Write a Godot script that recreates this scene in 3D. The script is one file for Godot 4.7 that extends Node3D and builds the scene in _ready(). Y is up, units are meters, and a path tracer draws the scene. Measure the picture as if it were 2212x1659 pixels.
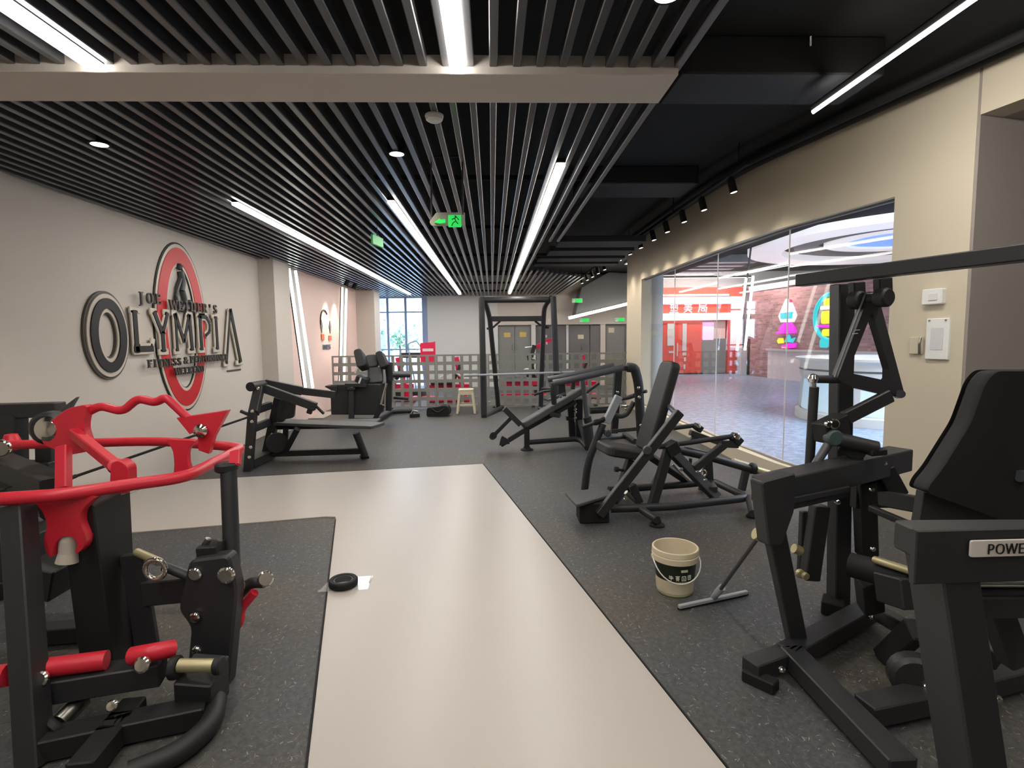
extends Node3D

# A gym hall with black slatted ceiling, curved glass wall to a lobby, and strength machines.
# World axes: camera stands at x 0, z 0, 1.5 m up; the ceiling slats run along z.

var M := {}

# ---------------------------------------------------------------- mesh building
class Shape:
	var v := PackedVector3Array()
	var n := PackedVector3Array()
	var uv := PackedVector2Array()

	func tri(a: Vector3, b: Vector3, c: Vector3, na: Vector3, nb: Vector3, nc: Vector3, ua := Vector2.ZERO, ub := Vector2.ZERO, uc := Vector2.ZERO) -> void:
		var g := (b - a).cross(c - a)
		if g.length_squared() < 1e-16:
			return
		if g.dot(na + nb + nc) > 0.0:
			v.append(a); v.append(c); v.append(b)
			n.append(na); n.append(nc); n.append(nb)
			uv.append(ua); uv.append(uc); uv.append(ub)
		else:
			v.append(a); v.append(b); v.append(c)
			n.append(na); n.append(nb); n.append(nc)
			uv.append(ua); uv.append(ub); uv.append(uc)

	func flat(a: Vector3, b: Vector3, c: Vector3, out: Vector3) -> void:
		var g := (b - a).cross(c - a).normalized()
		if g.dot(out) < 0.0:
			g = -g
		tri(a, b, c, g, g, g)

	func quad(a: Vector3, b: Vector3, c: Vector3, d: Vector3, out: Vector3) -> void:
		flat(a, b, c, out)
		flat(a, c, d, out)

	func smooth_quad(a: Vector3, b: Vector3, c: Vector3, d: Vector3, na: Vector3, nb: Vector3, nc: Vector3, nd: Vector3) -> void:
		tri(a, b, c, na, nb, nc)
		tri(a, c, d, na, nc, nd)

	func mesh(origin: Vector3) -> ArrayMesh:
		var m := ArrayMesh.new()
		var a := []
		a.resize(Mesh.ARRAY_MAX)
		var w := v.duplicate()
		for i in w.size():
			w[i] -= origin
		a[Mesh.ARRAY_VERTEX] = w
		a[Mesh.ARRAY_NORMAL] = n
		a[Mesh.ARRAY_TEX_UV] = uv
		m.add_surface_from_arrays(Mesh.PRIMITIVE_TRIANGLES, a)
		return m

	# a rectangular beam from a to b: w wide (sideways), h high (towards up), edges chamfered by ch
	func bar(a: Vector3, b: Vector3, w: float, h: float, up := Vector3.UP, ch := 0.005) -> Shape:
		var f := (b - a).normalized()
		if absf(f.dot(up.normalized())) > 0.98:
			up = Vector3(1, 0, 0) if absf(f.x) < 0.7 else Vector3(0, 0, 1)
		var s := f.cross(up).normalized()
		var u := s.cross(f).normalized()
		ch = minf(ch, 0.3 * minf(w, h))
		var x := w / 2.0
		var y := h / 2.0
		var c := [Vector2(x, y - ch), Vector2(x - ch, y), Vector2(ch - x, y), Vector2(-x, y - ch), Vector2(-x, ch - y), Vector2(ch - x, -y), Vector2(x - ch, -y), Vector2(x, ch - y)]
		var e := minf(ch, (b - a).length() * 0.2)
		for i in 8:
			var p: Vector2 = c[i]
			var q: Vector2 = c[(i + 1) % 8]
			var o: Vector3 = s * (p.x + q.x) + u * (p.y + q.y)
			var p3 := s * p.x + u * p.y
			var q3 := s * q.x + u * q.y
			quad(a + f * e + p3, a + f * e + q3, b - f * e + q3, b - f * e + p3, o)
			var k := 1.0 - ch / minf(x, y)
			quad(a + f * e + p3, a + f * e + q3, a + q3 * k, a + p3 * k, o - f)
			quad(b - f * e + p3, b - f * e + q3, b + q3 * k, b + p3 * k, o + f)
			flat(a, a + q3 * k, a + p3 * k, -f)
			flat(b, b + q3 * k, b + p3 * k, f)
		return self

	# a pane of glass without thickness between two upright edges, `high` metres tall
	func quad_pane(a: Vector3, b: Vector3, high: float) -> Shape:
		var u := Vector3(0, high / 2.0, 0)
		quad(a - u, b - u, b + u, a + u, (b - a).cross(Vector3.UP))
		return self

	func box(lo: Vector3, hi: Vector3, ch := 0.004) -> Shape:
		var c := (lo + hi) / 2.0
		return bar(Vector3(c.x, c.y, lo.z), Vector3(c.x, c.y, hi.z), hi.x - lo.x, hi.y - lo.y, Vector3.UP, ch)

	static func rounded(pts: Array, bend: float) -> PackedVector3Array:
		var out := PackedVector3Array([pts[0]])
		for i in range(1, pts.size() - 1):
			var a: Vector3 = pts[i - 1]
			var b: Vector3 = pts[i]
			var c: Vector3 = pts[i + 1]
			var d := minf(bend, 0.45 * minf(a.distance_to(b), b.distance_to(c)))
			var p := b + (a - b).normalized() * d
			var q := b + (c - b).normalized() * d
			for k in 6:
				var t := k / 5.0
				out.append(p.lerp(b, t).lerp(b.lerp(q, t), t))
		out.append(pts[-1])
		return out

	# a round (or oval / squared) tube along points, its corners bent
	func tube(pts: Array, r: float, bend := 0.06, seg := 14, r_end := -1.0) -> Shape:
		var p := rounded(pts, bend)
		var f := (p[1] - p[0]).normalized()
		var u := Vector3.UP if absf(f.y) < 0.9 else Vector3(1, 0, 0)
		var s := f.cross(u).normalized()
		var rings := []
		for i in p.size():
			var g: Vector3 = f
			if i == 0:
				g = (p[1] - p[0]).normalized()
			elif i == p.size() - 1:
				g = (p[i] - p[i - 1]).normalized()
			else:
				g = ((p[i] - p[i - 1]).normalized() + (p[i + 1] - p[i]).normalized()).normalized()
			s = (s - g * s.dot(g)).normalized()
			u = s.cross(g)
			var rr := r if r_end < 0.0 else lerpf(r, r_end, float(i) / (p.size() - 1))
			var ring := []
			for k in seg:
				var t := TAU * k / seg
				ring.append([p[i] + (s * cos(t) + u * sin(t)) * rr, s * cos(t) + u * sin(t)])
			rings.append(ring)
		for i in rings.size() - 1:
			for k in seg:
				var a: Array = rings[i][k]
				var b: Array = rings[i][(k + 1) % seg]
				var c: Array = rings[i + 1][(k + 1) % seg]
				var d: Array = rings[i + 1][k]
				smooth_quad(a[0], b[0], c[0], d[0], a[1], b[1], c[1], d[1])
		for k in seg:
			flat(p[0], rings[0][k][0], rings[0][(k + 1) % seg][0], p[0] - p[1])
			flat(p[-1], rings[-1][k][0], rings[-1][(k + 1) % seg][0], p[-1] - p[-2])
		return self

	func ring(centre: Vector3, axis: Vector3, radius: float, r: float, from := 0.0, to := TAU) -> Shape:
		axis = axis.normalized()
		var a := axis.cross(Vector3.UP if absf(axis.y) < 0.9 else Vector3(1, 0, 0)).normalized()
		var b := axis.cross(a)
		var pts := []
		for k in 25:
			var t := lerpf(from, to, k / 24.0)
			pts.append(centre + (a * cos(t) + b * sin(t)) * radius)
		return tube(pts, r, 0.0, 8)

	# a solid of revolution: profile of (radius, height) along axis from centre
	func lathe(centre: Vector3, axis: Vector3, profile: Array, seg := 28) -> Shape:
		axis = axis.normalized()
		var a := axis.cross(Vector3.UP if absf(axis.y) < 0.9 else Vector3(1, 0, 0)).normalized()
		var b := axis.cross(a)
		for i in profile.size() - 1:
			var p: Vector2 = profile[i]
			var q: Vector2 = profile[i + 1]
			if p.is_equal_approx(q):
				continue
			var slope := Vector2(q.y - p.y, p.x - q.x).normalized()
			for k in seg:
				var t := TAU * k / seg
				var w := TAU * (k + 1) / seg
				var d := a * cos(t) + b * sin(t)
				var e := a * cos(w) + b * sin(w)
				var nd := d * slope.x + axis * slope.y
				var ne := e * slope.x + axis * slope.y
				smooth_quad(centre + d * p.x + axis * p.y, centre + e * p.x + axis * p.y, centre + e * q.x + axis * q.y, centre + d * q.x + axis * q.y, nd, ne, ne, nd)
		return self

	func disc(centre: Vector3, axis: Vector3, r: float, h: float, seg := 20) -> Shape:
		var e := minf(h, r) * 0.2
		return lathe(centre, axis, [Vector2(0, -h / 2), Vector2(r - e, -h / 2), Vector2(r, e - h / 2), Vector2(r, h / 2 - e), Vector2(r - e, h / 2), Vector2(0, h / 2)], seg)

	static func inset(poly: PackedVector2Array, d: float) -> PackedVector2Array:
		var out := PackedVector2Array()
		var k := poly.size()
		for i in k:
			var a := (poly[i] - poly[(i + k - 1) % k]).normalized()
			var b := (poly[(i + 1) % k] - poly[i]).normalized()
			var m := Vector2(-a.y - b.y, a.x + b.x)
			var l := m.length_squared()
			out.append(poly[i] + (m * (2.0 * d / maxf(l, 0.8))))
		return out

	static func soften(poly: PackedVector2Array, r: float, steps := 4) -> PackedVector2Array:
		var out := PackedVector2Array()
		var k := poly.size()
		for i in k:
			var a := poly[(i + k - 1) % k]
			var b := poly[i]
			var c := poly[(i + 1) % k]
			var d := minf(r, 0.45 * minf(a.distance_to(b), b.distance_to(c)))
			var p := b + (a - b).normalized() * d
			var q := b + (c - b).normalized() * d
			for s in steps + 1:
				var t := float(s) / steps
				out.append(p.lerp(b, t).lerp(b.lerp(q, t), t))
		return out

	# a plate or cushion: polygon in the plane (ux, uy) at o, thick along the normal, edge rounded by `edge` (1 step = chamfer)
	func plate(poly: PackedVector2Array, o: Vector3, ux: Vector3, uy: Vector3, thick: float, edge := 0.003, steps := 1) -> Shape:
		ux = ux.normalized()
		uy = (uy - ux * uy.dot(ux)).normalized()
		var nn := ux.cross(uy)
		if Geometry2D.is_polygon_clockwise(poly):
			poly = poly.duplicate()
			poly.reverse()
		edge = minf(edge, thick * 0.5)
		var loops := []
		for s in steps + 1:
			var t := (PI / 2.0) * s / steps
			loops.append([inset(poly, edge * (1.0 - cos(t))), thick / 2.0 - edge + edge * sin(t), cos(t), sin(t)])
		var k := poly.size()
		var at := func(p: Vector2, h: float) -> Vector3: return o + ux * p.x + uy * p.y + nn * h
		for side in [1.0, -1.0]:
			for s in steps:
				var l0: Array = loops[s]
				var l1: Array = loops[s + 1]
				for i in k:
					var j := (i + 1) % k
					var dir := (poly[j] - poly[i]).normalized()
					var o2 := ux * dir.y - uy * dir.x
					if steps == 1:
						quad(at.call(l0[0][i], l0[1] * side), at.call(l0[0][j], l0[1] * side), at.call(l1[0][j], l1[1] * side), at.call(l1[0][i], l1[1] * side), o2 + nn * side)
					else:
						smooth_quad(at.call(l0[0][i], l0[1] * side), at.call(l0[0][j], l0[1] * side), at.call(l1[0][j], l1[1] * side), at.call(l1[0][i], l1[1] * side),
							o2 * l0[2] + nn * side * l0[3], o2 * l0[2] + nn * side * l0[3], o2 * l1[2] + nn * side * l1[3], o2 * l1[2] + nn * side * l1[3])
			var cap: PackedVector2Array = loops[-1][0]
			var idx := Geometry2D.triangulate_polygon(cap)
			if idx.is_empty():
				cap = poly
				idx = Geometry2D.triangulate_polygon(poly)
			for i in range(0, idx.size(), 3):
				flat(at.call(cap[idx[i]], side * thick / 2.0), at.call(cap[idx[i + 1]], side * thick / 2.0), at.call(cap[idx[i + 2]], side * thick / 2.0), nn * side)
		for i in k:
			var j := (i + 1) % k
			var dir := (poly[j] - poly[i]).normalized()
			quad(at.call(poly[i], loops[0][1]), at.call(poly[j], loops[0][1]), at.call(poly[j], -loops[0][1]), at.call(poly[i], -loops[0][1]), ux * dir.y - uy * dir.x)
		return self

	# a closed frame between two loops of the same number of points
	func frame(outer: PackedVector2Array, inner: PackedVector2Array, o: Vector3, ux: Vector3, uy: Vector3, thick: float) -> Shape:
		ux = ux.normalized()
		uy = uy.normalized()
		var nn := ux.cross(uy)
		var k := outer.size()
		var at := func(p: Vector2, h: float) -> Vector3: return o + ux * p.x + uy * p.y + nn * h
		var h := thick / 2.0
		for i in k:
			var j := (i + 1) % k
			for side in [1.0, -1.0]:
				quad(at.call(outer[i], h * side), at.call(outer[j], h * side), at.call(inner[j], h * side), at.call(inner[i], h * side), nn * side)
			var away := ux * (outer[i].x + outer[j].x - inner[i].x - inner[j].x) + uy * (outer[i].y + outer[j].y - inner[i].y - inner[j].y)
			quad(at.call(outer[i], h), at.call(outer[j], h), at.call(outer[j], -h), at.call(outer[i], -h), away)
			quad(at.call(inner[i], h), at.call(inner[j], h), at.call(inner[j], -h), at.call(inner[i], -h), -away)
		return self

# ---------------------------------------------------------------- things
func sh() -> Shape:
	return Shape.new()

func thing(called: String, label: String, category: String, at: Vector3, group := "") -> Node3D:
	var o := Node3D.new()
	o.name = numbered(called)
	o.position = at
	add_child(o, true)
	tag(o, label, category, group)
	return o

func tag(o: Node, label: String, category: String, group := "") -> void:
	o.set_meta("label", label)
	o.set_meta("category", category)
	if group:
		o.set_meta("group", group)

func structure(called: String, label := "", at := Vector3.ZERO) -> Node3D:
	var o := Node3D.new()
	o.name = numbered(called)
	o.position = at
	add_child(o, true)
	o.set_meta("kind", "structure")
	o.set_meta("category", called.split("_")[0])
	if label:
		o.set_meta("label", label)
	return o

func numbered(called: String) -> String:
	if not has_node(NodePath(called)):
		return called
	var k := 1
	while has_node(NodePath("%s_%03d" % [called, k])):
		k += 1
	return "%s_%03d" % [called, k]

func world_of(o: Node3D) -> Vector3:
	var p := Vector3.ZERO
	while o and o != self:
		p += o.position
		o = o.get_parent() as Node3D
	return p

func part(parent: Node3D, called: String, s: Shape, m: Material, label := "") -> MeshInstance3D:
	var o := MeshInstance3D.new()
	var nm := called
	var k := 1
	while parent.has_node(NodePath(nm)):
		nm = "%s_%03d" % [called, k]
		k += 1
	o.name = nm
	o.mesh = s.mesh(world_of(parent))
	o.material_override = m
	o.mesh.surface_set_material(0, m)
	o.material_override = null
	parent.add_child(o, true)
	if label:
		o.set_meta("label", label)
	return o

func single(called: String, s: Shape, m: Material, label: String, category: String, at: Vector3, group := "") -> MeshInstance3D:
	var o := MeshInstance3D.new()
	o.name = numbered(called)
	o.position = at
	o.mesh = s.mesh(at)
	o.mesh.surface_set_material(0, m)
	add_child(o, true)
	tag(o, label, category, group)
	return o

func bolt(parent: Node3D, at: Vector3, axis: Vector3, r := 0.014, m: Material = null) -> void:
	axis = axis.normalized()
	part(parent, "bolt", sh().lathe(at, axis, [Vector2(r, -0.004), Vector2(r, 0.006), Vector2(r * 0.75, 0.011), Vector2(0, 0.012)], 12), m if m else M.chrome)

# ---------------------------------------------------------------- materials
func mat(color: Color, rough := 0.6, metal := 0.0, spec := 0.5) -> StandardMaterial3D:
	var m := StandardMaterial3D.new()
	m.albedo_color = color
	m.roughness = rough
	m.metallic = metal
	m.metallic_specular = spec
	return m

func glow(color: Color, energy: float) -> StandardMaterial3D:
	var m := mat(Color(0.9, 0.9, 0.9), 0.5)
	m.emission_enabled = true
	m.emission = color
	m.emission_energy_multiplier = energy
	return m

func grain(m: StandardMaterial3D, freq: float, scale: float, depth: float) -> StandardMaterial3D:
	var t := NoiseTexture2D.new()
	t.width = 256
	t.height = 256
	t.seamless = true
	var f := FastNoiseLite.new()
	f.frequency = freq
	f.seed = 5
	t.noise = f
	m.heightmap_enabled = true
	m.heightmap_texture = t
	m.heightmap_scale = depth
	m.uv1_triplanar = true
	m.uv1_world_triplanar = true
	m.uv1_scale = Vector3.ONE * scale
	return m

func flecks(base: Color, size: int, count: int, colors: Array, rng_seed: int, long: int) -> ImageTexture:
	var rng := RandomNumberGenerator.new()
	rng.seed = rng_seed
	var im := Image.create(size, size, false, Image.FORMAT_RGB8)
	im.fill(base)
	var f := FastNoiseLite.new()
	f.seed = rng_seed
	f.frequency = 0.05
	for y in size:
		for x in size:
			var k := 1.0 + 0.22 * f.get_noise_2d(x, y) + rng.randf_range(-0.16, 0.16)
			im.set_pixel(x, y, Color(base.r * k, base.g * k, base.b * k))
	for i in count:
		var c: Color = colors[rng.randi() % colors.size()]
		var p := Vector2(rng.randf() * size, rng.randf() * size)
		var d := Vector2.from_angle(rng.randf() * TAU)
		var l := rng.randi_range(2, long)
		for s in l:
			var q := p + d * s
			im.set_pixel(posmod(int(q.x), size), posmod(int(q.y), size), c)
			if rng.randf() < 0.6:
				im.set_pixel(posmod(int(q.x) + 1, size), posmod(int(q.y), size), c)
	return ImageTexture.create_from_image(im)

func materials() -> void:
	M.frame = grain(mat(Color(0.17, 0.17, 0.175), 0.45), 0.3, 14.0, 0.02)
	M.frame_dark = grain(mat(Color(0.115, 0.115, 0.115), 0.55), 0.3, 14.0, 0.02)
	M.frame_grey = mat(Color(0.30, 0.305, 0.315), 0.38)
	M.pad_black = mat(Color(0.075, 0.075, 0.075), 0.7)
	M.pad = grain(mat(Color(0.145, 0.145, 0.145), 0.55), 0.25, 9.0, 0.03)
	M.pad_grey = grain(mat(Color(0.28, 0.28, 0.28), 0.55), 0.25, 9.0, 0.03)
	M.rubber = mat(Color(0.05, 0.05, 0.05), 0.75)
	M.red = mat(Color(0.84, 0.17, 0.235), 0.38)
	M.pink = mat(Color(0.86, 0.12, 0.30), 0.4)
	M.chrome = mat(Color(0.88, 0.86, 0.82), 0.16, 1.0)
	M.steel = mat(Color(0.6, 0.59, 0.56), 0.32, 1.0)
	M.brass = mat(Color(0.75, 0.71, 0.55), 0.4, 0.6)
	M.wall = grain(mat(Color(0.80, 0.765, 0.725), 0.85), 0.2, 6.0, 0.02)
	M.wall_warm = grain(mat(Color(0.80, 0.755, 0.665), 0.8), 0.2, 6.0, 0.02)
	M.wall_pink = mat(Color(0.90, 0.79, 0.755), 0.8)  # on the left wall the pink stands for warm light on beige
	M.wall_grey = mat(Color(0.82, 0.82, 0.815), 0.85)
	M.trim_white = mat(Color(0.86, 0.85, 0.83), 0.4)
	M.black = mat(Color(0.035, 0.035, 0.035), 0.8)
	M.wall_niche_shade = grain(mat(Color(0.60, 0.56, 0.53), 0.85), 0.2, 6.0, 0.02)  # wall paint darkened to hold the shade of the niche
	M.slat = mat(Color(0.40, 0.40, 0.41), 0.3, 0.55, 0.6)
	M.deck = mat(Color(0.06, 0.06, 0.062), 0.9)
	M.duct = mat(Color(0.10, 0.10, 0.105), 0.7)
	M.beam = mat(Color(0.82, 0.785, 0.745), 0.8)
	M.mat_white = mat(Color(0.705, 0.68, 0.65), 0.34)
	M.tube = glow(Color(1.0, 0.98, 0.95), 10.0)
	M.tube_soft = glow(Color(0.98, 1.0, 0.95), 1.4)
	M.bulb = glow(Color(1.0, 0.95, 0.88), 6.0)
	M.cool = glow(Color(0.95, 0.97, 1.0), 3.0)
	M.door = mat(Color(0.52, 0.52, 0.51), 0.6)
	M.cream = mat(Color(0.82, 0.77, 0.66), 0.5)
	M.fence = mat(Color(0.53, 0.525, 0.50), 0.6)
	M.paper = mat(Color(0.82, 0.72, 0.40), 0.7)
	M.white = mat(Color(0.9, 0.9, 0.88), 0.5)
	M.green_glow = glow(Color(0.12, 0.85, 0.33), 0.5)
	M.green_glow.albedo_color = Color(0.1, 0.7, 0.3)
	M.window_frame = mat(Color(0.55, 0.62, 0.75), 0.5)
	M.text_dark = mat(Color(0.08, 0.075, 0.07), 0.55)
	M.outline = mat(Color(0.80, 0.76, 0.70), 0.35)
	M.logo_red = mat(Color(0.78, 0.13, 0.16), 0.45)
	M.orange = mat(Color(0.85, 0.42, 0.2), 0.6)
	M.frame_grey_dark = mat(Color(0.2, 0.2, 0.2), 0.5)
	M.frame_teal = mat(Color(0.27, 0.34, 0.33), 0.5)
	M.plate = mat(Color(0.86, 0.82, 0.78), 0.4)
	M.bucket_pale = mat(Color(0.66, 0.68, 0.52), 0.45)
	M.bucket_green = mat(Color(0.30, 0.45, 0.10), 0.45)
	M.bucket_dark = mat(Color(0.10, 0.13, 0.07), 0.45)
	M.bucket_text = mat(Color(0.82, 0.84, 0.74), 0.5)
	M.water = mat(Color(0.45, 0.43, 0.36), 0.1)
	var film := StandardMaterial3D.new()
	film.transparency = BaseMaterial3D.TRANSPARENCY_ALPHA
	film.albedo_color = Color(0.95, 0.95, 0.95, 0.12)
	film.roughness = 0.15
	M.film = film
	M.steel_dull = mat(Color(0.62, 0.63, 0.65), 0.5)
	M.dark_wall = mat(Color(0.30, 0.27, 0.28), 0.7)
	M.ring_white = glow(Color(0.93, 0.90, 0.92), 0.42)
	M.ring_grey = mat(Color(0.55, 0.55, 0.55), 0.6)
	M.blue_glow = glow(Color(0.22, 0.52, 0.98), 0.62)
	M.magenta_glow = glow(Color(0.88, 0.45, 0.85), 0.45)
	M.band_glow = glow(Color(1.0, 0.97, 0.97), 1.2)
	M.sign_pink = glow(Color(0.95, 0.6, 0.72), 0.8)
	M.shop_red = mat(Color(0.93, 0.30, 0.22), 0.5)
	M.neon_white = glow(Color(1, 0.96, 0.97), 0.9)
	M.neon_cyan = glow(Color(0.05, 0.8, 0.85), 0.6)
	M.neon_magenta = glow(Color(0.95, 0.06, 0.9), 0.6)
	M.neon_yellow = glow(Color(1.0, 0.95, 0.05), 0.6)
	M.neon_red = glow(Color(0.95, 0.08, 0.3), 1.0)
	for k in ["neon_cyan", "neon_magenta", "neon_yellow", "neon_red"]:
		M[k].albedo_color = M[k].emission.darkened(0.35)
	M.counter = mat(Color(0.93, 0.90, 0.88), 0.5)
	M.pale_blue = glow(Color(0.55, 0.85, 1.0), 0.22)
	M.door_dark = mat(Color(0.42, 0.41, 0.415), 0.5)
	M.bulkhead = mat(Color(0.42, 0.42, 0.42), 0.8)  # colour of the shape that stands for a glass reflection
	M.paving = mat(Color(0.7, 0.7, 0.68), 0.9)
	M.far_glass = mat(Color(0.45, 0.55, 0.65), 0.3)
	M.bark = mat(Color(0.3, 0.25, 0.2), 0.9)
	M.leaf = mat(Color(0.35, 0.5, 0.35), 0.7)
	M.acrylic = mat(Color(0.55, 0.55, 0.5), 0.3)
	M.exit_green = glow(Color(0.1, 0.55, 0.2), 0.12)
	M.exit_green.albedo_color = Color(0.12, 0.5, 0.22)
	M.letter_edge = mat(Color(0.30, 0.28, 0.26), 0.5)
	var g := StandardMaterial3D.new()
	g.transparency = BaseMaterial3D.TRANSPARENCY_ALPHA
	g.albedo_color = Color(0.93, 0.97, 0.97, 0.03)
	g.roughness = 0.02
	g.metallic_specular = 0.5
	M.glass = g
	var fl := mat(Color.WHITE, 0.55)
	fl.albedo_texture = flecks(Color(0.30, 0.30, 0.295), 1024, 5200, [Color(0.50, 0.50, 0.49), Color(0.42, 0.43, 0.36), Color(0.47, 0.41, 0.37), Color(0.68, 0.68, 0.66), Color(0.36, 0.38, 0.44), Color(0.20, 0.2, 0.2)], 11, 13)
	fl.uv1_triplanar = true
	fl.uv1_world_triplanar = true
	fl.uv1_scale = Vector3.ONE * 0.55
	var tint := NoiseTexture2D.new()
	tint.width = 256
	tint.height = 256
	tint.seamless = true
	var tf := FastNoiseLite.new()
	tf.frequency = 0.012
	tf.seed = 3
	tint.noise = tf
	var ramp := Gradient.new()
	ramp.set_color(0, Color(0.88, 0.92, 1.0))
	ramp.set_color(1, Color(1.0, 0.93, 0.84))
	tint.color_ramp = ramp
	fl.detail_enabled = true
	fl.detail_blend_mode = BaseMaterial3D.BLEND_MODE_MUL
	fl.detail_albedo = tint
	fl.detail_uv_layer = BaseMaterial3D.DETAIL_UV_2
	fl.uv2_triplanar = true
	fl.uv2_world_triplanar = true
	fl.uv2_scale = Vector3.ONE * 0.18
	M.floor = fl
	var lobby := mat(Color(0.80, 0.82, 0.85), 0.38, 0.0, 0.45)
	lobby.albedo_texture = flecks(Color(0.70, 0.76, 0.84), 512, 260, [Color(0.85, 0.86, 0.92), Color(0.6, 0.63, 0.7)], 4, 22)
	lobby.uv1_triplanar = true
	lobby.uv1_world_triplanar = true
	lobby.uv1_scale = Vector3.ONE * 0.22
	M.lobby_floor = lobby
	var br := mat(Color.WHITE, 0.85)
	br.albedo_texture = bricks()
	br.uv1_triplanar = true
	br.uv1_world_triplanar = true
	br.uv1_scale = Vector3.ONE * 0.5
	M.brick = br

func bricks() -> ImageTexture:
	var rng := RandomNumberGenerator.new()
	rng.seed = 8
	var im := Image.create(512, 512, false, Image.FORMAT_RGB8)
	im.fill(Color(0.66, 0.56, 0.56))
	for row in 28:
		var y := int(row * 512.0 / 28.0)
		var h := int((row + 1) * 512.0 / 28.0) - y - 3
		for col in range(-1, 9):
			var x := col * 64 + (32 if row % 2 else 0)
			var k := rng.randf_range(0.8, 1.12)
			im.fill_rect(Rect2i(maxi(x, 0), y, mini(60, 512 - maxi(x, 0)) if x >= 0 else 60 + x, h), Color(0.70 * k, 0.52 * k, 0.51 * k))
	return ImageTexture.create_from_image(im)

# ---------------------------------------------------------------- lamps
func area_light(parent: Node3D, at: Vector3, size: Vector2, b: Basis, color: Color, radiance: float) -> void:
	var l := AreaLight3D.new()
	l.name = "light"
	l.area_size = size
	l.light_color = color
	l.light_energy = radiance * size.x * size.y / PI
	l.set("area_range", 30.0)
	l.set("area_attenuation", 2.0)
	l.shadow_enabled = true
	l.transform = Transform3D(b, at - world_of(parent))
	parent.add_child(l, true)

# a straight lamp from a to b, shining towards `face`
func linear_lamp(called: String, label: String, a: Vector3, b: Vector3, w: float, face: Vector3, color: Color, radiance: float, group := "", housing := true, glow_mat: Material = null) -> Node3D:
	var f := (b - a).normalized()
	face = (face - f * face.dot(f)).normalized()
	var o := thing(called, label, "lamp", (a + b) / 2.0, group)
	if housing:
		part(o, "housing", sh().bar(a - face * 0.028, b - face * 0.028, minf(w - 0.004, 0.062), 0.03, face, 0.003), M.black)
	part(o, "diffuser", sh().bar(a, b, w, 0.024, face, 0.004), glow_mat if glow_mat else M.tube)
	var x := f.cross(face).normalized()
	area_light(o, (a + b) / 2.0 + face * 0.0145, Vector2(w, a.distance_to(b)), Basis(x, f, x.cross(f)) if x.cross(f).dot(face) < 0.0 else Basis(-x, f, (-x).cross(f)), color, radiance)
	return o

func spot(parent: Node3D, at: Vector3, dir: Vector3, energy: float, angle: float, color := Color(1, 0.95, 0.88)) -> void:
	var l := SpotLight3D.new()
	l.name = "light"
	l.position = at - world_of(parent)
	l.basis = Basis.looking_at(dir, Vector3.UP if absf(dir.normalized().y) < 0.95 else Vector3(1, 0, 0))
	l.light_energy = energy
	l.light_color = color
	l.spot_angle = angle
	l.spot_range = 20.0
	l.spot_attenuation = 2.0
	l.light_size = 0.03
	l.shadow_enabled = true
	parent.add_child(l, true)

func strip_wall(s: Shape, path: Array, y0: float, y1: float, thick: float) -> Shape:
	# a wall along a plan path (x, z), thick towards +x
	for i in path.size() - 1:
		var a: Vector2 = path[i]
		var b: Vector2 = path[i + 1]
		var a2 := a + side_of(path, i) * thick
		var b2 := b + side_of(path, i + 1) * thick
		var n2 := Vector2((b - a).y, -(b - a).x).normalized()
		if n2.x < 0:
			n2 = -n2
		var o := Vector3(n2.x, 0, n2.y)
		var p := func(q: Vector2, y: float) -> Vector3: return Vector3(q.x, y, q.y)
		s.quad(p.call(a, y0), p.call(b, y0), p.call(b, y1), p.call(a, y1), -o)
		s.quad(p.call(a2, y0), p.call(b2, y0), p.call(b2, y1), p.call(a2, y1), o)
		s.quad(p.call(a, y1), p.call(b, y1), p.call(b2, y1), p.call(a2, y1), Vector3.UP)
		s.quad(p.call(a, y0), p.call(b, y0), p.call(b2, y0), p.call(a2, y0), Vector3.DOWN)
		if i == 0:
			s.quad(p.call(a, y0), p.call(a2, y0), p.call(a2, y1), p.call(a, y1), Vector3((a - b).x, 0, (a - b).y))
		if i == path.size() - 2:
			s.quad(p.call(b, y0), p.call(b2, y0), p.call(b2, y1), p.call(b, y1), Vector3((b - a).x, 0, (b - a).y))
	return s

func side_of(path: Array, i: int) -> Vector2:
	var d := Vector2.ZERO
	if i > 0:
		d += (path[i] - path[i - 1]).normalized()
	if i < path.size() - 1:
		d += (path[i + 1] - path[i]).normalized()
	var n2 := Vector2(d.y, -d.x).normalized()
	return n2 if n2.x > 0 else -n2

func poly(a: Array) -> PackedVector2Array:
	return PackedVector2Array(a)

func text(parent: Node3D, called: String, words: String, at: Vector3, b: Basis, height: float, depth: float, m: Material, serif := true, bold := true) -> MeshInstance3D:
	var t := TextMesh.new()
	t.text = words
	var f := SystemFont.new()
	f.font_names = PackedStringArray(["Droid Serif" if serif else "Droid Sans"])
	f.font_weight = 700 if bold else 400
	t.font = f
	t.font_size = 64
	t.pixel_size = height / 64.0 / 0.73
	t.depth = depth
	t.curve_step = 1.0
	t.material = m
	var o := MeshInstance3D.new()
	o.name = called
	o.mesh = t
	o.transform = Transform3D(b, at - world_of(parent))
	parent.add_child(o, true)
	return o

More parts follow.
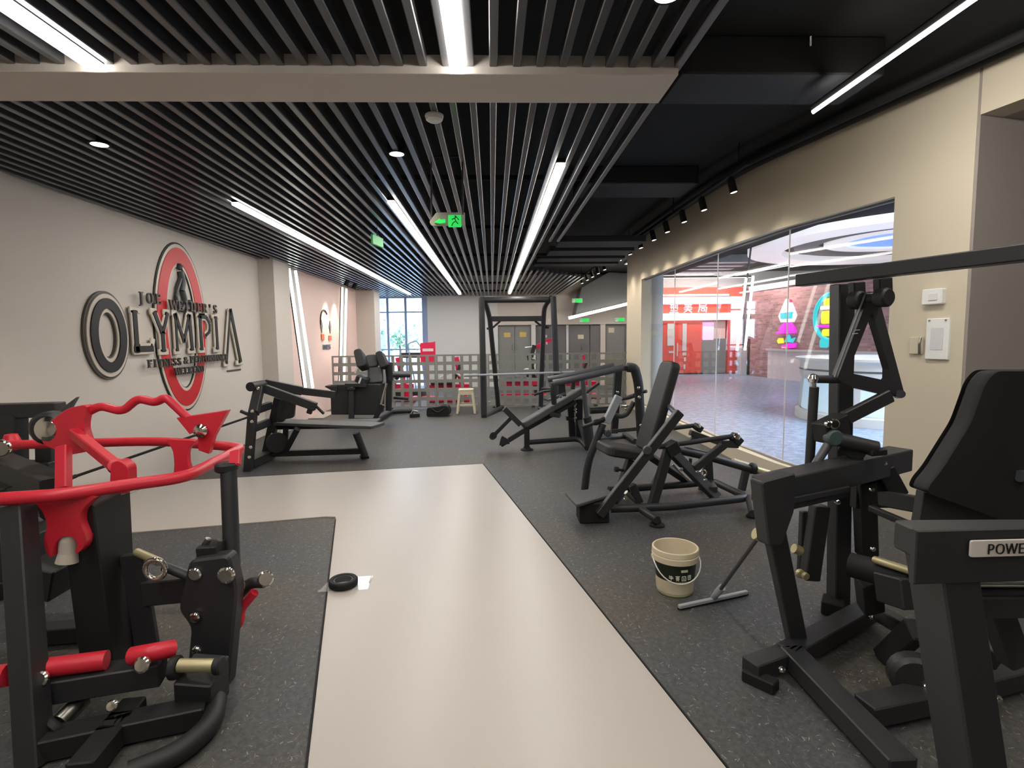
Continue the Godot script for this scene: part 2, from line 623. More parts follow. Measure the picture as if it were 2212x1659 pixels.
# ---------------------------------------------------------------- scene
func _ready() -> void:
	var cam := Camera3D.new()
	cam.name = "camera"
	cam.transform = Transform3D(Basis(Vector3(0.9992, -0.0120, 0.0369), Vector3(0.0151, 0.9961, -0.0864), Vector3(-0.0357, 0.0869, 0.9956)).orthonormalized(), Vector3(0, 1.5, 0))
	cam.fov = 71.124
	cam.near = 0.05
	cam.far = 200.0
	add_child(cam)
	cam.current = true
	var env := Environment.new()
	env.tonemap_mode = Environment.TONE_MAPPER_LINEAR
	env.tonemap_exposure = 1.6
	env.background_mode = Environment.BG_SKY
	var sky := Sky.new()
	var sm := ProceduralSkyMaterial.new()
	sm.sky_top_color = Color(0.62, 0.78, 0.98)
	sm.sky_horizon_color = Color(0.92, 0.96, 1.0)
	sm.ground_bottom_color = Color(0.6, 0.62, 0.64)
	sm.ground_horizon_color = Color(0.85, 0.87, 0.9)
	sm.energy_multiplier = 1.0
	sky.sky_material = sm
	env.sky = sky
	env.background_energy_multiplier = 8.0
	env.sdfgi_enabled = true
	env.ssao_enabled = true
	env.ssil_enabled = true
	var we := WorldEnvironment.new()
	we.name = "world_environment"
	we.environment = env
	add_child(we)
	materials()
	room()
	ceiling()
	lamps()
	lobby()
	back_of_hall()
	outdoors()
	wall_fittings()
	machines()
	small_things()

var glass_path := [Vector2(3.196, -4.24), Vector2(2.95, -5.45), Vector2(2.88, -6.2), Vector2(2.87, -7.0), Vector2(2.87, -10.3)]

func room() -> void:
	# floor of the gym and the floor of the lobby behind the glass
	var fl := structure("floor", "dark speckled rubber gym floor running to the far fence")
	var gym := PackedVector2Array([Vector2(-3.75, -3.2), Vector2(4.9, -3.2), Vector2(3.37, 3.63)])
	for p in glass_path:
		gym.append(Vector2(p.x + 0.08, -p.y))
	gym.append_array(poly([Vector2(3.05, 11.4), Vector2(4.8, 16.4), Vector2(-3.75, 16.4)]))
	part(fl, "rubber_floor", sh().plate(gym, Vector3(0, -0.05, 0), Vector3(1, 0, 0), Vector3(0, 0, -1), 0.1, 0.001), M.floor)
	var lf := structure("floor", "pale blue grey polished lobby floor behind the glass")
	var lob := PackedVector2Array([Vector2(17, -3.2), Vector2(4.9, -3.2), Vector2(3.37, 3.63)])
	for p in glass_path:
		lob.append(Vector2(p.x + 0.08, -p.y))
	lob.append_array(poly([Vector2(3.05, 11.4), Vector2(4.8, 16.4), Vector2(4.8, 21), Vector2(17, 21)]))
	part(lf, "polished_floor", sh().plate(lob, Vector3(0, -0.052, 0), Vector3(1, 0, 0), Vector3(0, 0, -1), 0.1, 0.001), M.lobby_floor)
	# left wall
	var wl := structure("wall_left", "long beige wall on the left that carries the raised sign")
	part(wl, "wall_panel", sh().box(Vector3(-3.8, 0, -8.7), Vector3(-3.6, 3.35, 3.2)), M.wall)
	part(wl, "wall_panel", sh().box(Vector3(-3.62, 0, -4.22), Vector3(-3.565, 3.35, 3.2)), M.wall)
	part(wl, "pilaster", sh().box(Vector3(-3.8, 0, -9.2), Vector3(-3.36, 3.35, -8.55)), M.wall)
	part(wl, "warm_tinted_wall", sh().box(Vector3(-3.7, 0, -14.2), Vector3(-3.5, 3.35, -9.1)), M.wall_pink)  # beige wall, the warm spotlight tint put into its colour
	part(wl, "column", sh().box(Vector3(-3.7, 0, -14.8), Vector3(-3.03, 3.35, -14.13)), M.wall)
	part(wl, "wall_panel", sh().box(Vector3(-3.75, 0, -16.5), Vector3(-3.55, 3.35, -14.7)), M.wall)
	# back wall behind the camera
	var wb := structure("wall_back", "plain beige wall behind the viewer")
	part(wb, "wall_panel", sh().box(Vector3(-3.8, 0, 3.05), Vector3(17.1, 4.1, 3.25)), M.wall)
	# right wall: niche, piece beside the glass, curved sill and header
	var wr := structure("wall_right", "curved beige wall on the right with the long glass opening")
	var dirn := Vector2(-0.198, -0.980)
	var j := Vector2(3.299, -3.63)
	part(wr, "wall_panel", strip_wall(sh(), [j + dirn * 0.02, glass_path[0]], 0, 3.35, 0.16), M.wall_warm)
	part(wr, "header", strip_wall(sh(), [j - dirn * 7.0, j], 2.95, 3.35, 0.2), M.wall_warm)
	part(wr, "header", strip_wall(sh(), glass_path, 2.57, 3.35, 0.16), M.wall_warm)
	part(wr, "sill", strip_wall(sh(), glass_path, 0, 0.15, 0.16), M.wall_warm)
	part(wr, "wall_panel", strip_wall(sh(), [Vector2(2.87, -10.3), Vector2(2.87, -11.4)], 0, 3.35, 0.2), M.wall_warm)
	# niche jamb, its back and its soffit, painted darker in place of shade
	var away := Vector2(0.980, -0.198)
	part(wr, "niche_jamb", strip_wall(sh(), [j + away * 0.005 - Vector2(0.198, 0.98) * 0.14, j + away * 1.9 - Vector2(0.198, 0.98) * 0.14], 0, 3.35, 0.14), M.wall_niche_shade)
	part(wr, "niche_back", strip_wall(sh(), [j + away * 1.85 - dirn * 7.0, j + away * 1.85 + dirn * 0.1], 0, 3.35, 0.1), M.wall_niche_shade)
	part(wr, "niche_soffit", strip_wall(sh(), [j + away * 0.19 - dirn * 7.0, j + away * 0.19], 2.95, 3.05, 1.75), M.wall_niche_shade)
	# glass panes with their bright seams
	var gw := structure("window_1", "curved glass wall of tall frameless panes towards the lobby")
	var seams := [glass_path[0], Vector2(2.95, -5.45), Vector2(2.872, -7.0), Vector2(2.87, -8.65), Vector2(2.87, -10.3)]
	for i in 4:
		var a: Vector2 = seams[i] + Vector2(0.085, 0)
		var b: Vector2 = seams[i + 1] + Vector2(0.085, 0)
		var g := (b - a).normalized() * 0.003
		var A3 := Vector3(a.x + g.x, 1.36, a.y + g.y)
		var B3 := Vector3(b.x - g.x, 1.36, b.y - g.y)
		part(gw, "glass_pane", sh().quad_pane(A3, B3, 2.43), M.glass)
		if i < 3:
			part(gw, "seam", sh().bar(Vector3(b.x, 0.15, b.y), Vector3(b.x, 2.57, b.y), 0.008, 0.012, Vector3(1, 0, 0), 0.001), M.trim_white)
		part(gw, "channel", sh().bar(Vector3(a.x, 0.155, a.y), Vector3(b.x, 0.155, b.y), 0.035, 0.02, Vector3.UP, 0.002), M.steel)
		part(gw, "channel", sh().bar(Vector3(a.x, 2.562, a.y), Vector3(b.x, 2.562, b.y), 0.035, 0.018, Vector3.UP, 0.002), M.frame_grey)
	# white floor path, L shaped, in the rubber floor
	var wp := thing("floor_panel", "glossy cream white L shaped floor panel let into the dark rubber floor", "floor panel", Vector3(-0.7, 0, -4.0))
	var path := poly([Vector2(-0.134, 6.271), Vector2(1.15, -0.1), Vector2(-0.2, -0.1)])
	path.append_array(poly([Vector2(-1.318, 4.40), Vector2(-1.345, 4.47), Vector2(-1.43, 4.485)]))
	path.append_array(poly([Vector2(-3.58, 4.07), Vector2(-3.58, 5.75)]))
	part(wp, "panel", sh().plate(path, Vector3(0, 0.003, 0), Vector3(1, 0, 0), Vector3(0, 0, -1), 0.012, 0.001), M.mat_white)
	var edge := sh()
	edge.bar(Vector3(-0.127, 0.004, -6.277), Vector3(1.157, 0.004, 0.1), 0.008, 0.012, Vector3.UP, 0.001)
	edge.bar(Vector3(-0.127, 0.004, -6.277), Vector3(-3.58, 0.004, -5.757), 0.008, 0.012, Vector3.UP, 0.001)
	edge.bar(Vector3(-1.325, 0.004, -4.40), Vector3(-0.207, 0.004, 0.1), 0.007, 0.012, Vector3.UP, 0.001)
	part(wp, "edge_strip", edge, M.rubber)

func ceiling() -> void:
	var c := structure("ceiling", "black open ceiling with long dark metal slats and a beige cross beam")
	part(c, "deck", sh().box(Vector3(-3.8, 3.35, -16.6), Vector3(5.6, 3.5, 3.2)), M.deck)
	var edge := -10.3
	for i in 52:
		var x := 0.888 - 0.1079 * (i - 10)
		if x < -3.57:
			break
		var near := sh()
		if x > 0.9:
			# the short slats at the far right
			part(c, "slat", near.box(Vector3(x - 0.019, 2.745, -16.25), Vector3(x + 0.019, 2.80, -10.3 - (x - 0.9) * 1.1)), M.slat)
			continue
		var last := -7.2 if x > 0.7 else -16.25
		part(c, "slat", near.box(Vector3(x - 0.019, 2.745, last), Vector3(x + 0.019, 2.80, -2.85)), M.slat)
		part(c, "slat", sh().box(Vector3(x - 0.019, 2.745, -2.64), Vector3(x + 0.019, 2.80, 1.5)), M.slat)
		if x > 0.7:
			part(c, "slat", sh().box(Vector3(x - 0.019, 2.745, -16.25), Vector3(x + 0.019, 2.80, -10.3)), M.slat)
	part(c, "cross_beam", sh().plate(poly([Vector2(-3.6, 2.6), Vector2(0.89, 2.6), Vector2(0.89, 2.905), Vector2(-3.6, 2.905)]), Vector3(0, 2.755, 0), Vector3(1, 0, 0), Vector3(0, 0, -1), 0.085, 0.002), M.beam)
	# carriers that the slats hang from
	for z in [-4.6, -6.6, -8.8, -11.0, -13.2, -15.4]:
		part(c, "carrier", sh().box(Vector3(-3.6, 2.80, z - 0.02), Vector3(0.9, 2.84, z + 0.02)), M.black)
	# dark boards and ducts over the right side
	for b in [[-7.75, 0.95, 2.15, 0.5], [-8.55, 0.9, 2.2, 0.5], [-9.3, 0.8, 2.25, 0.42], [-9.95, 0.78, 2.3, 0.34]]:
		part(c, "board", sh().box(Vector3(b[1], 2.80, b[0] - b[3] / 2.0), Vector3(b[2], 2.88, b[0] + b[3] / 2.0), 0.006), M.duct)
	part(c, "duct", sh().box(Vector3(1.2, 3.12, -3.9), Vector3(2.5, 3.35, -3.45), 0.01), M.duct)
	part(c, "duct", sh().box(Vector3(1.0, 3.16, -6.6), Vector3(2.3, 3.35, -6.0), 0.01), M.duct)
	part(c, "duct", sh().box(Vector3(1.1, 3.2, -2.4), Vector3(3.0, 3.35, -1.9), 0.01), M.duct)
	# black pipe and tray that follow the top of the right wall
	var off := [Vector2(4.32, 0.6), Vector2(3.2, -4.0), Vector2(2.86, -5.5), Vector2(2.79, -6.2), Vector2(2.77, -7.0), Vector2(2.77, -11.3)]
	var tray := []
	var pipe := []
	for p in off:
		tray.append(Vector3(p.x - 0.1, 3.27, p.y))
		pipe.append(Vector3(p.x - 0.32, 3.2, p.y))
	part(c, "pipe", sh().tube(tray, 0.055, 0.3, 10), M.black)
	part(c, "pipe", sh().tube(pipe, 0.035, 0.3, 10), M.black)
	# sprinkler heads and a hanger
	part(c, "sprinkler", sh().tube([Vector3(2.002, 3.34, -3.439), Vector3(2.015, 3.29, -3.458)], 0.012, 0.0, 8), M.chrome)

func lamps() -> void:
	var white := Color(1.0, 0.985, 0.965)
	var g := "linear lamps in the slatted ceiling"
	linear_lamp("linear_lamp", "long white linear lamp right of the squat rack top, rightmost in the slats", Vector3(0.51, 2.728, -15.3), Vector3(0.51, 2.728, -3.95), 0.066, Vector3.DOWN, white, 16.0, g)
	linear_lamp("linear_lamp", "long white linear lamp in the slats beside the hanging exit sign", Vector3(-0.892, 2.728, -15.4), Vector3(-0.892, 2.728, -5.0), 0.066, Vector3.DOWN, white, 16.0, g)
	linear_lamp("linear_lamp", "long white linear lamp in the slats nearest the left wall, ending above the window", Vector3(-2.295, 2.728, -15.3), Vector3(-2.295, 2.728, -5.05), 0.066, Vector3.DOWN, white, 16.0, g)
	linear_lamp("linear_lamp", "bright linear lamp ending at the middle of the beige cross beam", Vector3(-0.137, 2.728, -2.6), Vector3(-0.137, 2.728, 1.4), 0.075, Vector3.DOWN, white, 16.0, g)
	linear_lamp("linear_lamp", "bright linear lamp ending at the left part of the beige cross beam", Vector3(-1.755, 2.728, -2.6), Vector3(-1.755, 2.728, 1.4), 0.075, Vector3.DOWN, white, 16.0, g)
	linear_lamp("linear_lamp", "slanting bright linear lamp hung under the black ceiling beside the right wall", Vector3(2.2, 3.0, -3.68), Vector3(2.2, 3.0, 1.2), 0.075, Vector3(0.8, -1, 0), white, 30.0)
	# recessed downlights
	var labels := ["round lit downlight among the slats above the raised wall sign", "round lit downlight among the slats left of the smoke detector", "round lit downlight in front of the cross beam at the top edge"]
	var spots := [Vector3(-2.457, 2.74, -3.6), Vector3(-0.625, 2.74, -3.775), Vector3(0.66, 2.74, -2.06)]
	for i in 3:
		var p: Vector3 = spots[i]
		var d := thing("downlight", labels[i], "lamp", p, "round ceiling downlights")
		part(d, "can", sh().lathe(p, Vector3.UP, [Vector2(0.048, 0), Vector2(0.06, 0), Vector2(0.06, 0.1), Vector2(0, 0.1)]), M.black)
		part(d, "lens", sh().disc(p + Vector3(0, 0.008, 0), Vector3.UP, 0.052, 0.016), M.bulb)
		spot(d, p + Vector3(0, -0.012, 0), Vector3.DOWN, 1.1, 50.0)
	# smoke detector
	var sd := thing("smoke_detector", "white round smoke detector under the slats behind the cross beam", "smoke detector", Vector3(-0.305, 2.745, -3.14))
	part(sd, "base", sh().disc(Vector3(-0.305, 2.738, -3.14), Vector3.UP, 0.052, 0.014), M.white)
	part(sd, "head", sh().lathe(Vector3(-0.305, 2.731, -3.14), Vector3.DOWN, [Vector2(0.05, 0), Vector2(0.046, 0.014), Vector2(0.03, 0.024), Vector2(0, 0.026)]), M.white)
	# track with its spotlights along the right wall
	var track := thing("lamp_track", "black lamp track running back along the right wall", "lamp track", Vector3(2.42, 3.1, -10.0))
	part(track, "rail", sh().bar(Vector3(2.42, 3.1, -5.1), Vector3(2.42, 3.1, -15.8), 0.04, 0.035, Vector3.UP, 0.003), M.black)
	for z in [-5.3, -7.2, -9.5, -12.0, -14.5]:
		part(track, "hanger", sh().tube([Vector3(2.42, 3.115, z), Vector3(2.42, 3.35, z)], 0.006, 0.0, 6), M.black)
	var zs := [-5.48, -6.24, -6.88, -7.53, -8.15, -8.86, -9.55, -10.3, -11.0, -11.7, -12.4, -13.1, -13.8, -14.6]
	var order := ["nearest", "second nearest", "third nearest", "fourth nearest", "fifth nearest", "sixth nearest", "seventh nearest", "eighth nearest", "ninth nearest", "tenth nearest", "eleventh nearest", "twelfth nearest", "thirteenth nearest", "farthest"]
	for i in zs.size():
		var top := Vector3(2.42, 3.082, zs[i])
		var s := thing("spotlight", "black cylinder spotlight, %s on the track along the right wall" % order[i], "spotlight", top, "spotlights on the right track")
		var d := Vector3(0.22, -1.0, 0.12).normalized()
		var a := top + Vector3(0, -0.015, 0)
		part(s, "stem", sh().tube([top, a], 0.01, 0.0, 8), M.black)
		part(s, "body", sh().lathe(a, d, [Vector2(0, 0), Vector2(0.034, 0.0), Vector2(0.038, 0.006), Vector2(0.038, 0.15), Vector2(0.034, 0.15), Vector2(0.034, 0.14)], 16), M.black)
		part(s, "lens", sh().disc(a + d * 0.142, d, 0.033, 0.01), M.bulb)
		spot(s, a + d * 0.158, Vector3(0.3, -1.0, 0.12), 0.6, 50.0)


# ---------------------------------------------------------------- the lobby behind the glass
func ring_band(o: Node3D, called: String, c: Vector3, r0: float, r1: float, h: float, m: Material) -> void:
	part(o, called, sh().lathe(c, Vector3.UP, [Vector2(r0, 0), Vector2(r1, 0), Vector2(r1, h), Vector2(r0, h), Vector2(r0, 0)], 72), m)

# writing made of straight strokes on a unit square: each stroke is x0, y0, x1, y1
func strokes(parent: Node3D, called: String, o: Vector3, ux: Vector3, uy: Vector3, size: float, w: float, list: Array, m: Material) -> void:
	var s := sh()
	var nn := ux.cross(uy)
	for t in list:
		var a: Vector3 = o + (ux * t[0] + uy * t[1]) * size
		var b: Vector3 = o + (ux * t[2] + uy * t[3]) * size
		s.bar(a, b, w, w * 0.6, nn, 0.001)
	part(parent, called, s, m)

func lobby() -> void:
	var ce := structure("ceiling", "dark lobby ceiling behind the glass wall with pale ducts")
	part(ce, "deck", sh().box(Vector3(3.1, 3.95, -21.2), Vector3(17.2, 4.1, 3.2)), M.duct)
	for z in [-16.4, -17.2, -18.0, -18.8, -19.6]:
		part(ce, "duct", sh().box(Vector3(4.9, 3.68, z - 0.16), Vector3(8.1, 3.92, z + 0.16), 0.02), M.steel_dull)
	var wf := structure("wall_front", "end wall of the lobby around the red shop front")
	part(wf, "wall_panel", sh().box(Vector3(4.7, 0, -21.1), Vector3(17.1, 4.1, -20.9)), M.wall_grey)
	part(wf, "wall_panel", sh().box(Vector3(9.58, 0, -20.9), Vector3(11.6, 3.2, -19.75)), M.dark_wall)
	part(wf, "side_panel", sh().box(Vector3(16.95, 0, -21), Vector3(17.15, 4.1, 3.2)), M.wall_grey)
	# the wall that parts the lobby from the hall at the back
	var wd := structure("wall_divider", "wall between the back hall and the lobby, seen edge on")
	part(wd, "wall_panel", strip_wall(sh(), [Vector2(3.2, -11.1), Vector2(4.75, -16.5)], 0, 4.1, 0.16), M.wall_grey)
	part(wd, "wall_panel", strip_wall(sh(), [Vector2(4.75, -16.5), Vector2(4.76, -21.0)], 0, 4.1, 0.16), M.wall_grey)
	part(wd, "lintel", sh().box(Vector3(2.95, 2.75, -11.5), Vector3(3.4, 4.1, -11.2)), M.wall_grey)
	var col := thing("column", "round pale grey column just behind the left end of the glass wall", "column", Vector3(3.30, 0, -10.75))
	part(col, "shaft", sh().lathe(Vector3(3.30, 0, -10.75), Vector3.UP, [Vector2(0.13, 0.0), Vector2(0.13, 3.95)], 32), M.wall_grey)
	part(col, "collar", sh().lathe(Vector3(3.30, 0, -10.75), Vector3.UP, [Vector2(0.13, 0.0), Vector2(0.14, 0.0), Vector2(0.14, 0.1), Vector2(0.13, 0.1)], 32), M.steel)
	# ring lamp
	var c := Vector3(9.7, 3.5, -12.2)
	var rl := thing("ring_lamp", "huge round ceiling lamp of white rings around a blue centre", "lamp", c)
	ring_band(rl, "outer_ring", c, 2.72, 3.5, 0.16, M.ring_white)
	ring_band(rl, "middle_ring", c + Vector3(0, 0.1, 0), 1.95, 2.45, 0.12, M.ring_grey)
	ring_band(rl, "inner_ring", c + Vector3(0, 0.12, 0), 1.35, 1.8, 0.1, M.ring_white)
	part(rl, "blue_centre", sh().disc(c + Vector3(0, 0.2, 0), Vector3.UP, 1.36, 0.06, 48), M.blue_glow)
	for a in 6:
		var d := Vector3(cos(a * TAU / 6.0), 0, sin(a * TAU / 6.0))
		part(rl, "spoke", sh().bar(c + d * 1.3 + Vector3(0, 0.24, 0), c + d * 3.4 + Vector3(0, 0.2, 0), 0.08, 0.05), M.black)
	# lamp panels added out of view to brighten the lobby
	var k := 0
	var where := ["over the near end of the lobby", "second from the near end of the lobby", "third from the near end of the lobby", "fourth from the near end of the lobby"]
	for z in [1.2, -1.8, -4.8, -7.6]:
		for x in [6.4, 11.4]:
			var p := Vector3(x, 3.93, z)
			var lp := thing("added_panel_lamp", "added square lobby ceiling lamp, %s, %s row" % [where[k / 2], "inner" if x < 8.0 else "outer"], "lamp", p, "added lobby panel lamps")
			part(lp, "frame", sh().frame(poly([Vector2(-0.65, -0.65), Vector2(0.65, -0.65), Vector2(0.65, 0.65), Vector2(-0.65, 0.65)]), poly([Vector2(-0.6, -0.6), Vector2(0.6, -0.6), Vector2(0.6, 0.6), Vector2(-0.6, 0.6)]), p, Vector3(1, 0, 0), Vector3(0, 0, 1), 0.04), M.white)
			part(lp, "diffuser", sh().box(p + Vector3(-0.6, -0.005, -0.6), p + Vector3(0.6, 0.015, 0.6)), M.cool)
			area_light(lp, p + Vector3(0, -0.012, 0), Vector2(1.2, 1.2), Basis(Vector3(1, 0, 0), Vector3(0, 0, -1), Vector3(0, 1, 0)), Color(0.88, 0.94, 1.0), 24.0)
			k += 1
	# red shop
	var zf := -20.35
	var shop := thing("shop_front", "red shop front with two white light bands at the lobby end", "shop front", Vector3(7.9, 0, zf))
	part(shop, "red_wall", sh().box(Vector3(5.0, 0, -20.9), Vector3(8.02, 3.3, zf)), M.shop_red)
	part(shop, "fascia", sh().box(Vector3(8.02, 2.05, -20.9), Vector3(9.56, 3.3, zf)), M.shop_red)
	part(shop, "pillar", sh().box(Vector3(9.03, 0.03, -20.9), Vector3(9.56, 2.05, zf + 0.05)), M.shop_red)
	part(shop, "inner_wall", sh().box(Vector3(8.02, 0, -20.9), Vector3(9.03, 2.05, -20.6)), M.wall_grey)
	part(shop, "glass_door", sh().box(Vector3(8.04, 0.02, -20.44), Vector3(9.0, 1.35, -20.41)), M.door)
	part(shop, "screen", sh().box(Vector3(8.06, 1.3, -20.5), Vector3(8.5, 1.98, -20.40)), M.magenta_glow)
	part(shop, "curtain", sh().box(Vector3(8.52, 0.9, -20.55), Vector3(8.98, 2.03, -20.46)), M.wall_pink)
	for y in [2.19, 2.80]:
		part(shop, "light_band", sh().box(Vector3(6.28, y - 0.13, zf), Vector3(9.53, y + 0.13, zf + 0.12)), M.band_glow)
		area_light(shop, Vector3(7.9, y, zf + 0.125), Vector2(3.2, 0.26), Basis.IDENTITY.rotated(Vector3.UP, PI), Color(1.0, 0.97, 0.97), 3.0)
	part(shop, "light_strip", sh().box(Vector3(6.28, 2.98, zf), Vector3(9.0, 3.03, zf + 0.1)), M.band_glow)
	strokes(shop, "sign_character", Vector3(6.75, 2.34, zf + 0.02), Vector3(1, 0, 0), Vector3(0, 1, 0), 0.34, 0.035, [[0.05, 0.9, 0.55, 0.9], [0.05, 0.65, 0.55, 0.65], [0.2, 0.95, 0.2, 0.4], [0.42, 0.95, 0.42, 0.4], [0.68, 0.9, 0.68, 0.5], [0.88, 0.95, 0.88, 0.38], [0.1, 0.25, 0.9, 0.25], [0.5, 0.38, 0.5, 0.05], [0, 0.05, 1, 0.05]], M.sign_pink)
	strokes(shop, "sign_character", Vector3(7.28, 2.34, zf + 0.02), Vector3(1, 0, 0), Vector3(0, 1, 0), 0.36, 0.035, [[0.3, 1.0, 0.4, 0.88], [0.7, 1.0, 0.6, 0.88], [0.1, 0.84, 0.9, 0.84], [0.16, 0.68, 0.84, 0.68], [0.05, 0.52, 0.95, 0.52], [0.5, 0.84, 0.5, 0.52], [0.1, 0.34, 0.9, 0.34], [0.5, 0.5, 0.42, 0.28], [0.45, 0.3, 0.08, 0.04], [0.55, 0.3, 0.92, 0.04]], M.sign_pink)
	strokes(shop, "sign_character", Vector3(7.85, 2.34, zf + 0.02), Vector3(1, 0, 0), Vector3(0, 1, 0), 0.36, 0.035, [[0.15, 0.95, 0.85, 0.95], [0.85, 0.95, 0.85, 0.75], [0.15, 0.75, 0.85, 0.75], [0.15, 0.95, 0.15, 0.5], [0.15, 0.5, 0.02, 0.05], [0.18, 0.58, 0.92, 0.58], [0.92, 0.58, 0.86, 0.05], [0.35, 0.42, 0.7, 0.42], [0.35, 0.18, 0.7, 0.18], [0.35, 0.42, 0.35, 0.18], [0.7, 0.42, 0.7, 0.18]], M.sign_pink)
	for b in [[6.32, 0.9, 6.47, 2.0, "cream"], [6.68, 1.1, 6.93, 1.95, "white"], [7.26, 0.9, 7.42, 1.95, "wall_grey"]]:
		part(shop, "poster", sh().box(Vector3(b[0], b[1], zf), Vector3(b[2], b[3], zf + 0.03)), M[b[4]])
	for b in [[6.72, 1.4, 6.88, 1.75], [6.74, 0.82, 6.92, 0.9], [7.27, 0.72, 7.42, 0.84], [7.05, 0.7, 7.09, 1.2], [7.33, 0.5, 7.41, 0.65], [7.32, 0.2, 7.39, 0.38]]:
		part(shop, "notice", sh().box(Vector3(b[0], b[1], zf), Vector3(b[2], b[3], zf + 0.035)), M.trim_white)
	part(shop, "notice", sh().box(Vector3(9.28, 0.36, zf + 0.05), Vector3(9.4, 0.52, zf + 0.065)), M.trim_white)
	part(shop, "skirting", sh().box(Vector3(5.0, 0.0, zf), Vector3(8.06, 0.05, zf + 0.06)), M.black)
	# lit slanting lamp pair in the lobby
	var ga := "slanting lamp tubes in the lobby"
	linear_lamp("tube_lamp", "left slanting white lamp tube seen through the glass before the red pillar", Vector3(5.543, 1.129, -12), Vector3(5.713, 2.764, -12), 0.055, Vector3(-0.3, 0, 1), Color(1, 0.98, 0.95), 3.0, ga, true, M.tube_soft)
	linear_lamp("tube_lamp", "right slanting white lamp tube seen through the glass before the dark doorway", Vector3(5.724, 1.137, -12), Vector3(5.871, 2.803, -12), 0.055, Vector3(-0.3, 0, 1), Color(1, 0.98, 0.95), 3.0, ga, true, M.tube_soft)
	var vp := thing("lamp_hanger", "thin slanting steel hanger of the lamp tube pair in the lobby", "hanger", Vector3(5.85, 3.94, -12.1))
	part(vp, "rod", sh().tube([Vector3(5.75, 2.4, -12.1), Vector3(5.90, 3.94, -12.1)], 0.02, 0.0, 10), M.frame_grey)
	part(vp, "bracket", sh().bar(Vector3(5.66, 2.6, -12.075), Vector3(5.88, 2.6, -12.075), 0.03, 0.03), M.frame_grey)
	# brick wall with neon signs, counter
	var bw := structure("wall_brick", "curved pinkish brick wall in the lobby with lit signs")
	var bp := [Vector2(9.35, -19.2), Vector2(9.6, -17.4), Vector2(9.9, -15.3), Vector2(10.35, -12.4), Vector2(11.2, -10.2)]
	part(bw, "brick_wall", strip_wall(sh(), bp, 0, 3.05, 0.3), M.brick)
	part(bw, "bulkhead", strip_wall(sh(), [Vector2(9.25, -19.2), Vector2(9.5, -17.4), Vector2(9.8, -15.3), Vector2(10.25, -12.4), Vector2(11.1, -10.2)], 3.05, 3.2, 0.5), M.wall_pink)
	linear_lamp("linear_lamp", "thin added lamp brightening the brick wall with neon signs", Vector3(8.5, 3.55, -18.6), Vector3(8.9, 3.55, -15.9), 0.06, Vector3(0.75, -0.7, 0), Color(1.0, 0.96, 0.95), 70.0, "", true, M.tube_soft)  # lamp added to brighten the brick wall and counter
	linear_lamp("linear_lamp", "thin added lamp brightening the red shop front", Vector3(5.6, 3.55, -19.2), Vector3(9.3, 3.55, -19.2), 0.06, Vector3(0, -0.7, -0.8), Color(1.0, 0.97, 0.95), 80.0, "", true, M.tube_soft)  # lamp added to brighten the red shop
	var ct := thing("counter", "long curved cream counter below the neon signs", "counter", Vector3(9.6, 0, -16.5))
	var cp := [Vector2(9.36, -17.95), Vector2(9.45, -17.4), Vector2(9.62, -16.3), Vector2(9.78, -15.2), Vector2(10.05, -13.4), Vector2(10.4, -12.2)]
	part(ct, "front", strip_wall(sh(), cp, 0, 0.94, 0.08), M.counter)
	part(ct, "top", strip_wall(sh(), [Vector2(9.31, -18.0), Vector2(9.4, -17.4), Vector2(9.57, -16.3), Vector2(9.73, -15.2), Vector2(10.0, -13.4), Vector2(10.35, -12.2)], 0.94, 1.0, 0.16), M.trim_white)
	part(wf, "pier", sh().box(Vector3(9.2, 0, -19.9), Vector3(9.42, 1.0, -19.55)), M.wall_grey)
	# neon signs on the brick
	var e := (Vector3(9.9, 0, -15.3) - Vector3(9.6, 0, -17.4)).normalized()
	var nrm := e.cross(Vector3.UP)
	if nrm.x > 0:
		nrm = -nrm
	var o1 := Vector3(9.6, 0, -17.4) + e * 0.22 + nrm * 0.06
	var ns := thing("neon_sign", "lit sign of a white jar, pink dome and small lettering on the brick wall", "neon sign", o1)
	var pl := func(pts: Array, y: float, t: float, m: Material, called: String) -> void:
		part(ns, called, sh().plate(poly(pts), o1 + Vector3(0, y, 0) + nrm * t, e, Vector3.UP, 0.06, 0.008), m)
	pl.call([Vector2(-0.16, 2.52), Vector2(-0.1, 2.62), Vector2(0.1, 2.62), Vector2(0.16, 2.52), Vector2(0.22, 2.44), Vector2(-0.22, 2.44)], 0.0, 0.0, M.neon_white, "jar_lid")
	pl.call([Vector2(-0.22, 2.43), Vector2(0.22, 2.43), Vector2(0.42, 2.08), Vector2(0.3, 1.88), Vector2(-0.3, 1.88), Vector2(-0.42, 2.08)], 0.0, 0.0, M.neon_white, "jar")
	pl.call([Vector2(-0.28, 2.18), Vector2(0.3, 2.2), Vector2(0.26, 1.98), Vector2(-0.24, 1.98)], 0.0, 0.05, M.neon_cyan, "jar_filling")
	pl.call([Vector2(0.12, 2.62), Vector2(0.2, 2.58), Vector2(0.24, 2.5), Vector2(0.14, 2.5)], 0.0, 0.04, M.neon_red, "jar_cap")
	pl.call([Vector2(-0.42, 1.58), Vector2(-0.3, 1.78), Vector2(-0.1, 1.87), Vector2(0.12, 1.87), Vector2(0.32, 1.76), Vector2(0.42, 1.58)], 0.0, 0.0, M.neon_magenta, "dome")
	pl.call([Vector2(-0.48, 1.5), Vector2(0.46, 1.52), Vector2(0.46, 1.57), Vector2(-0.48, 1.56)], 0.0, 0.02, M.neon_magenta, "dome_base")
	pl.call([Vector2(-0.46, 1.28), Vector2(-0.38, 1.36), Vector2(-0.2, 1.36), Vector2(-0.16, 1.2), Vector2(-0.4, 1.18)], 0.0, 0.0, M.neon_yellow, "lettering")
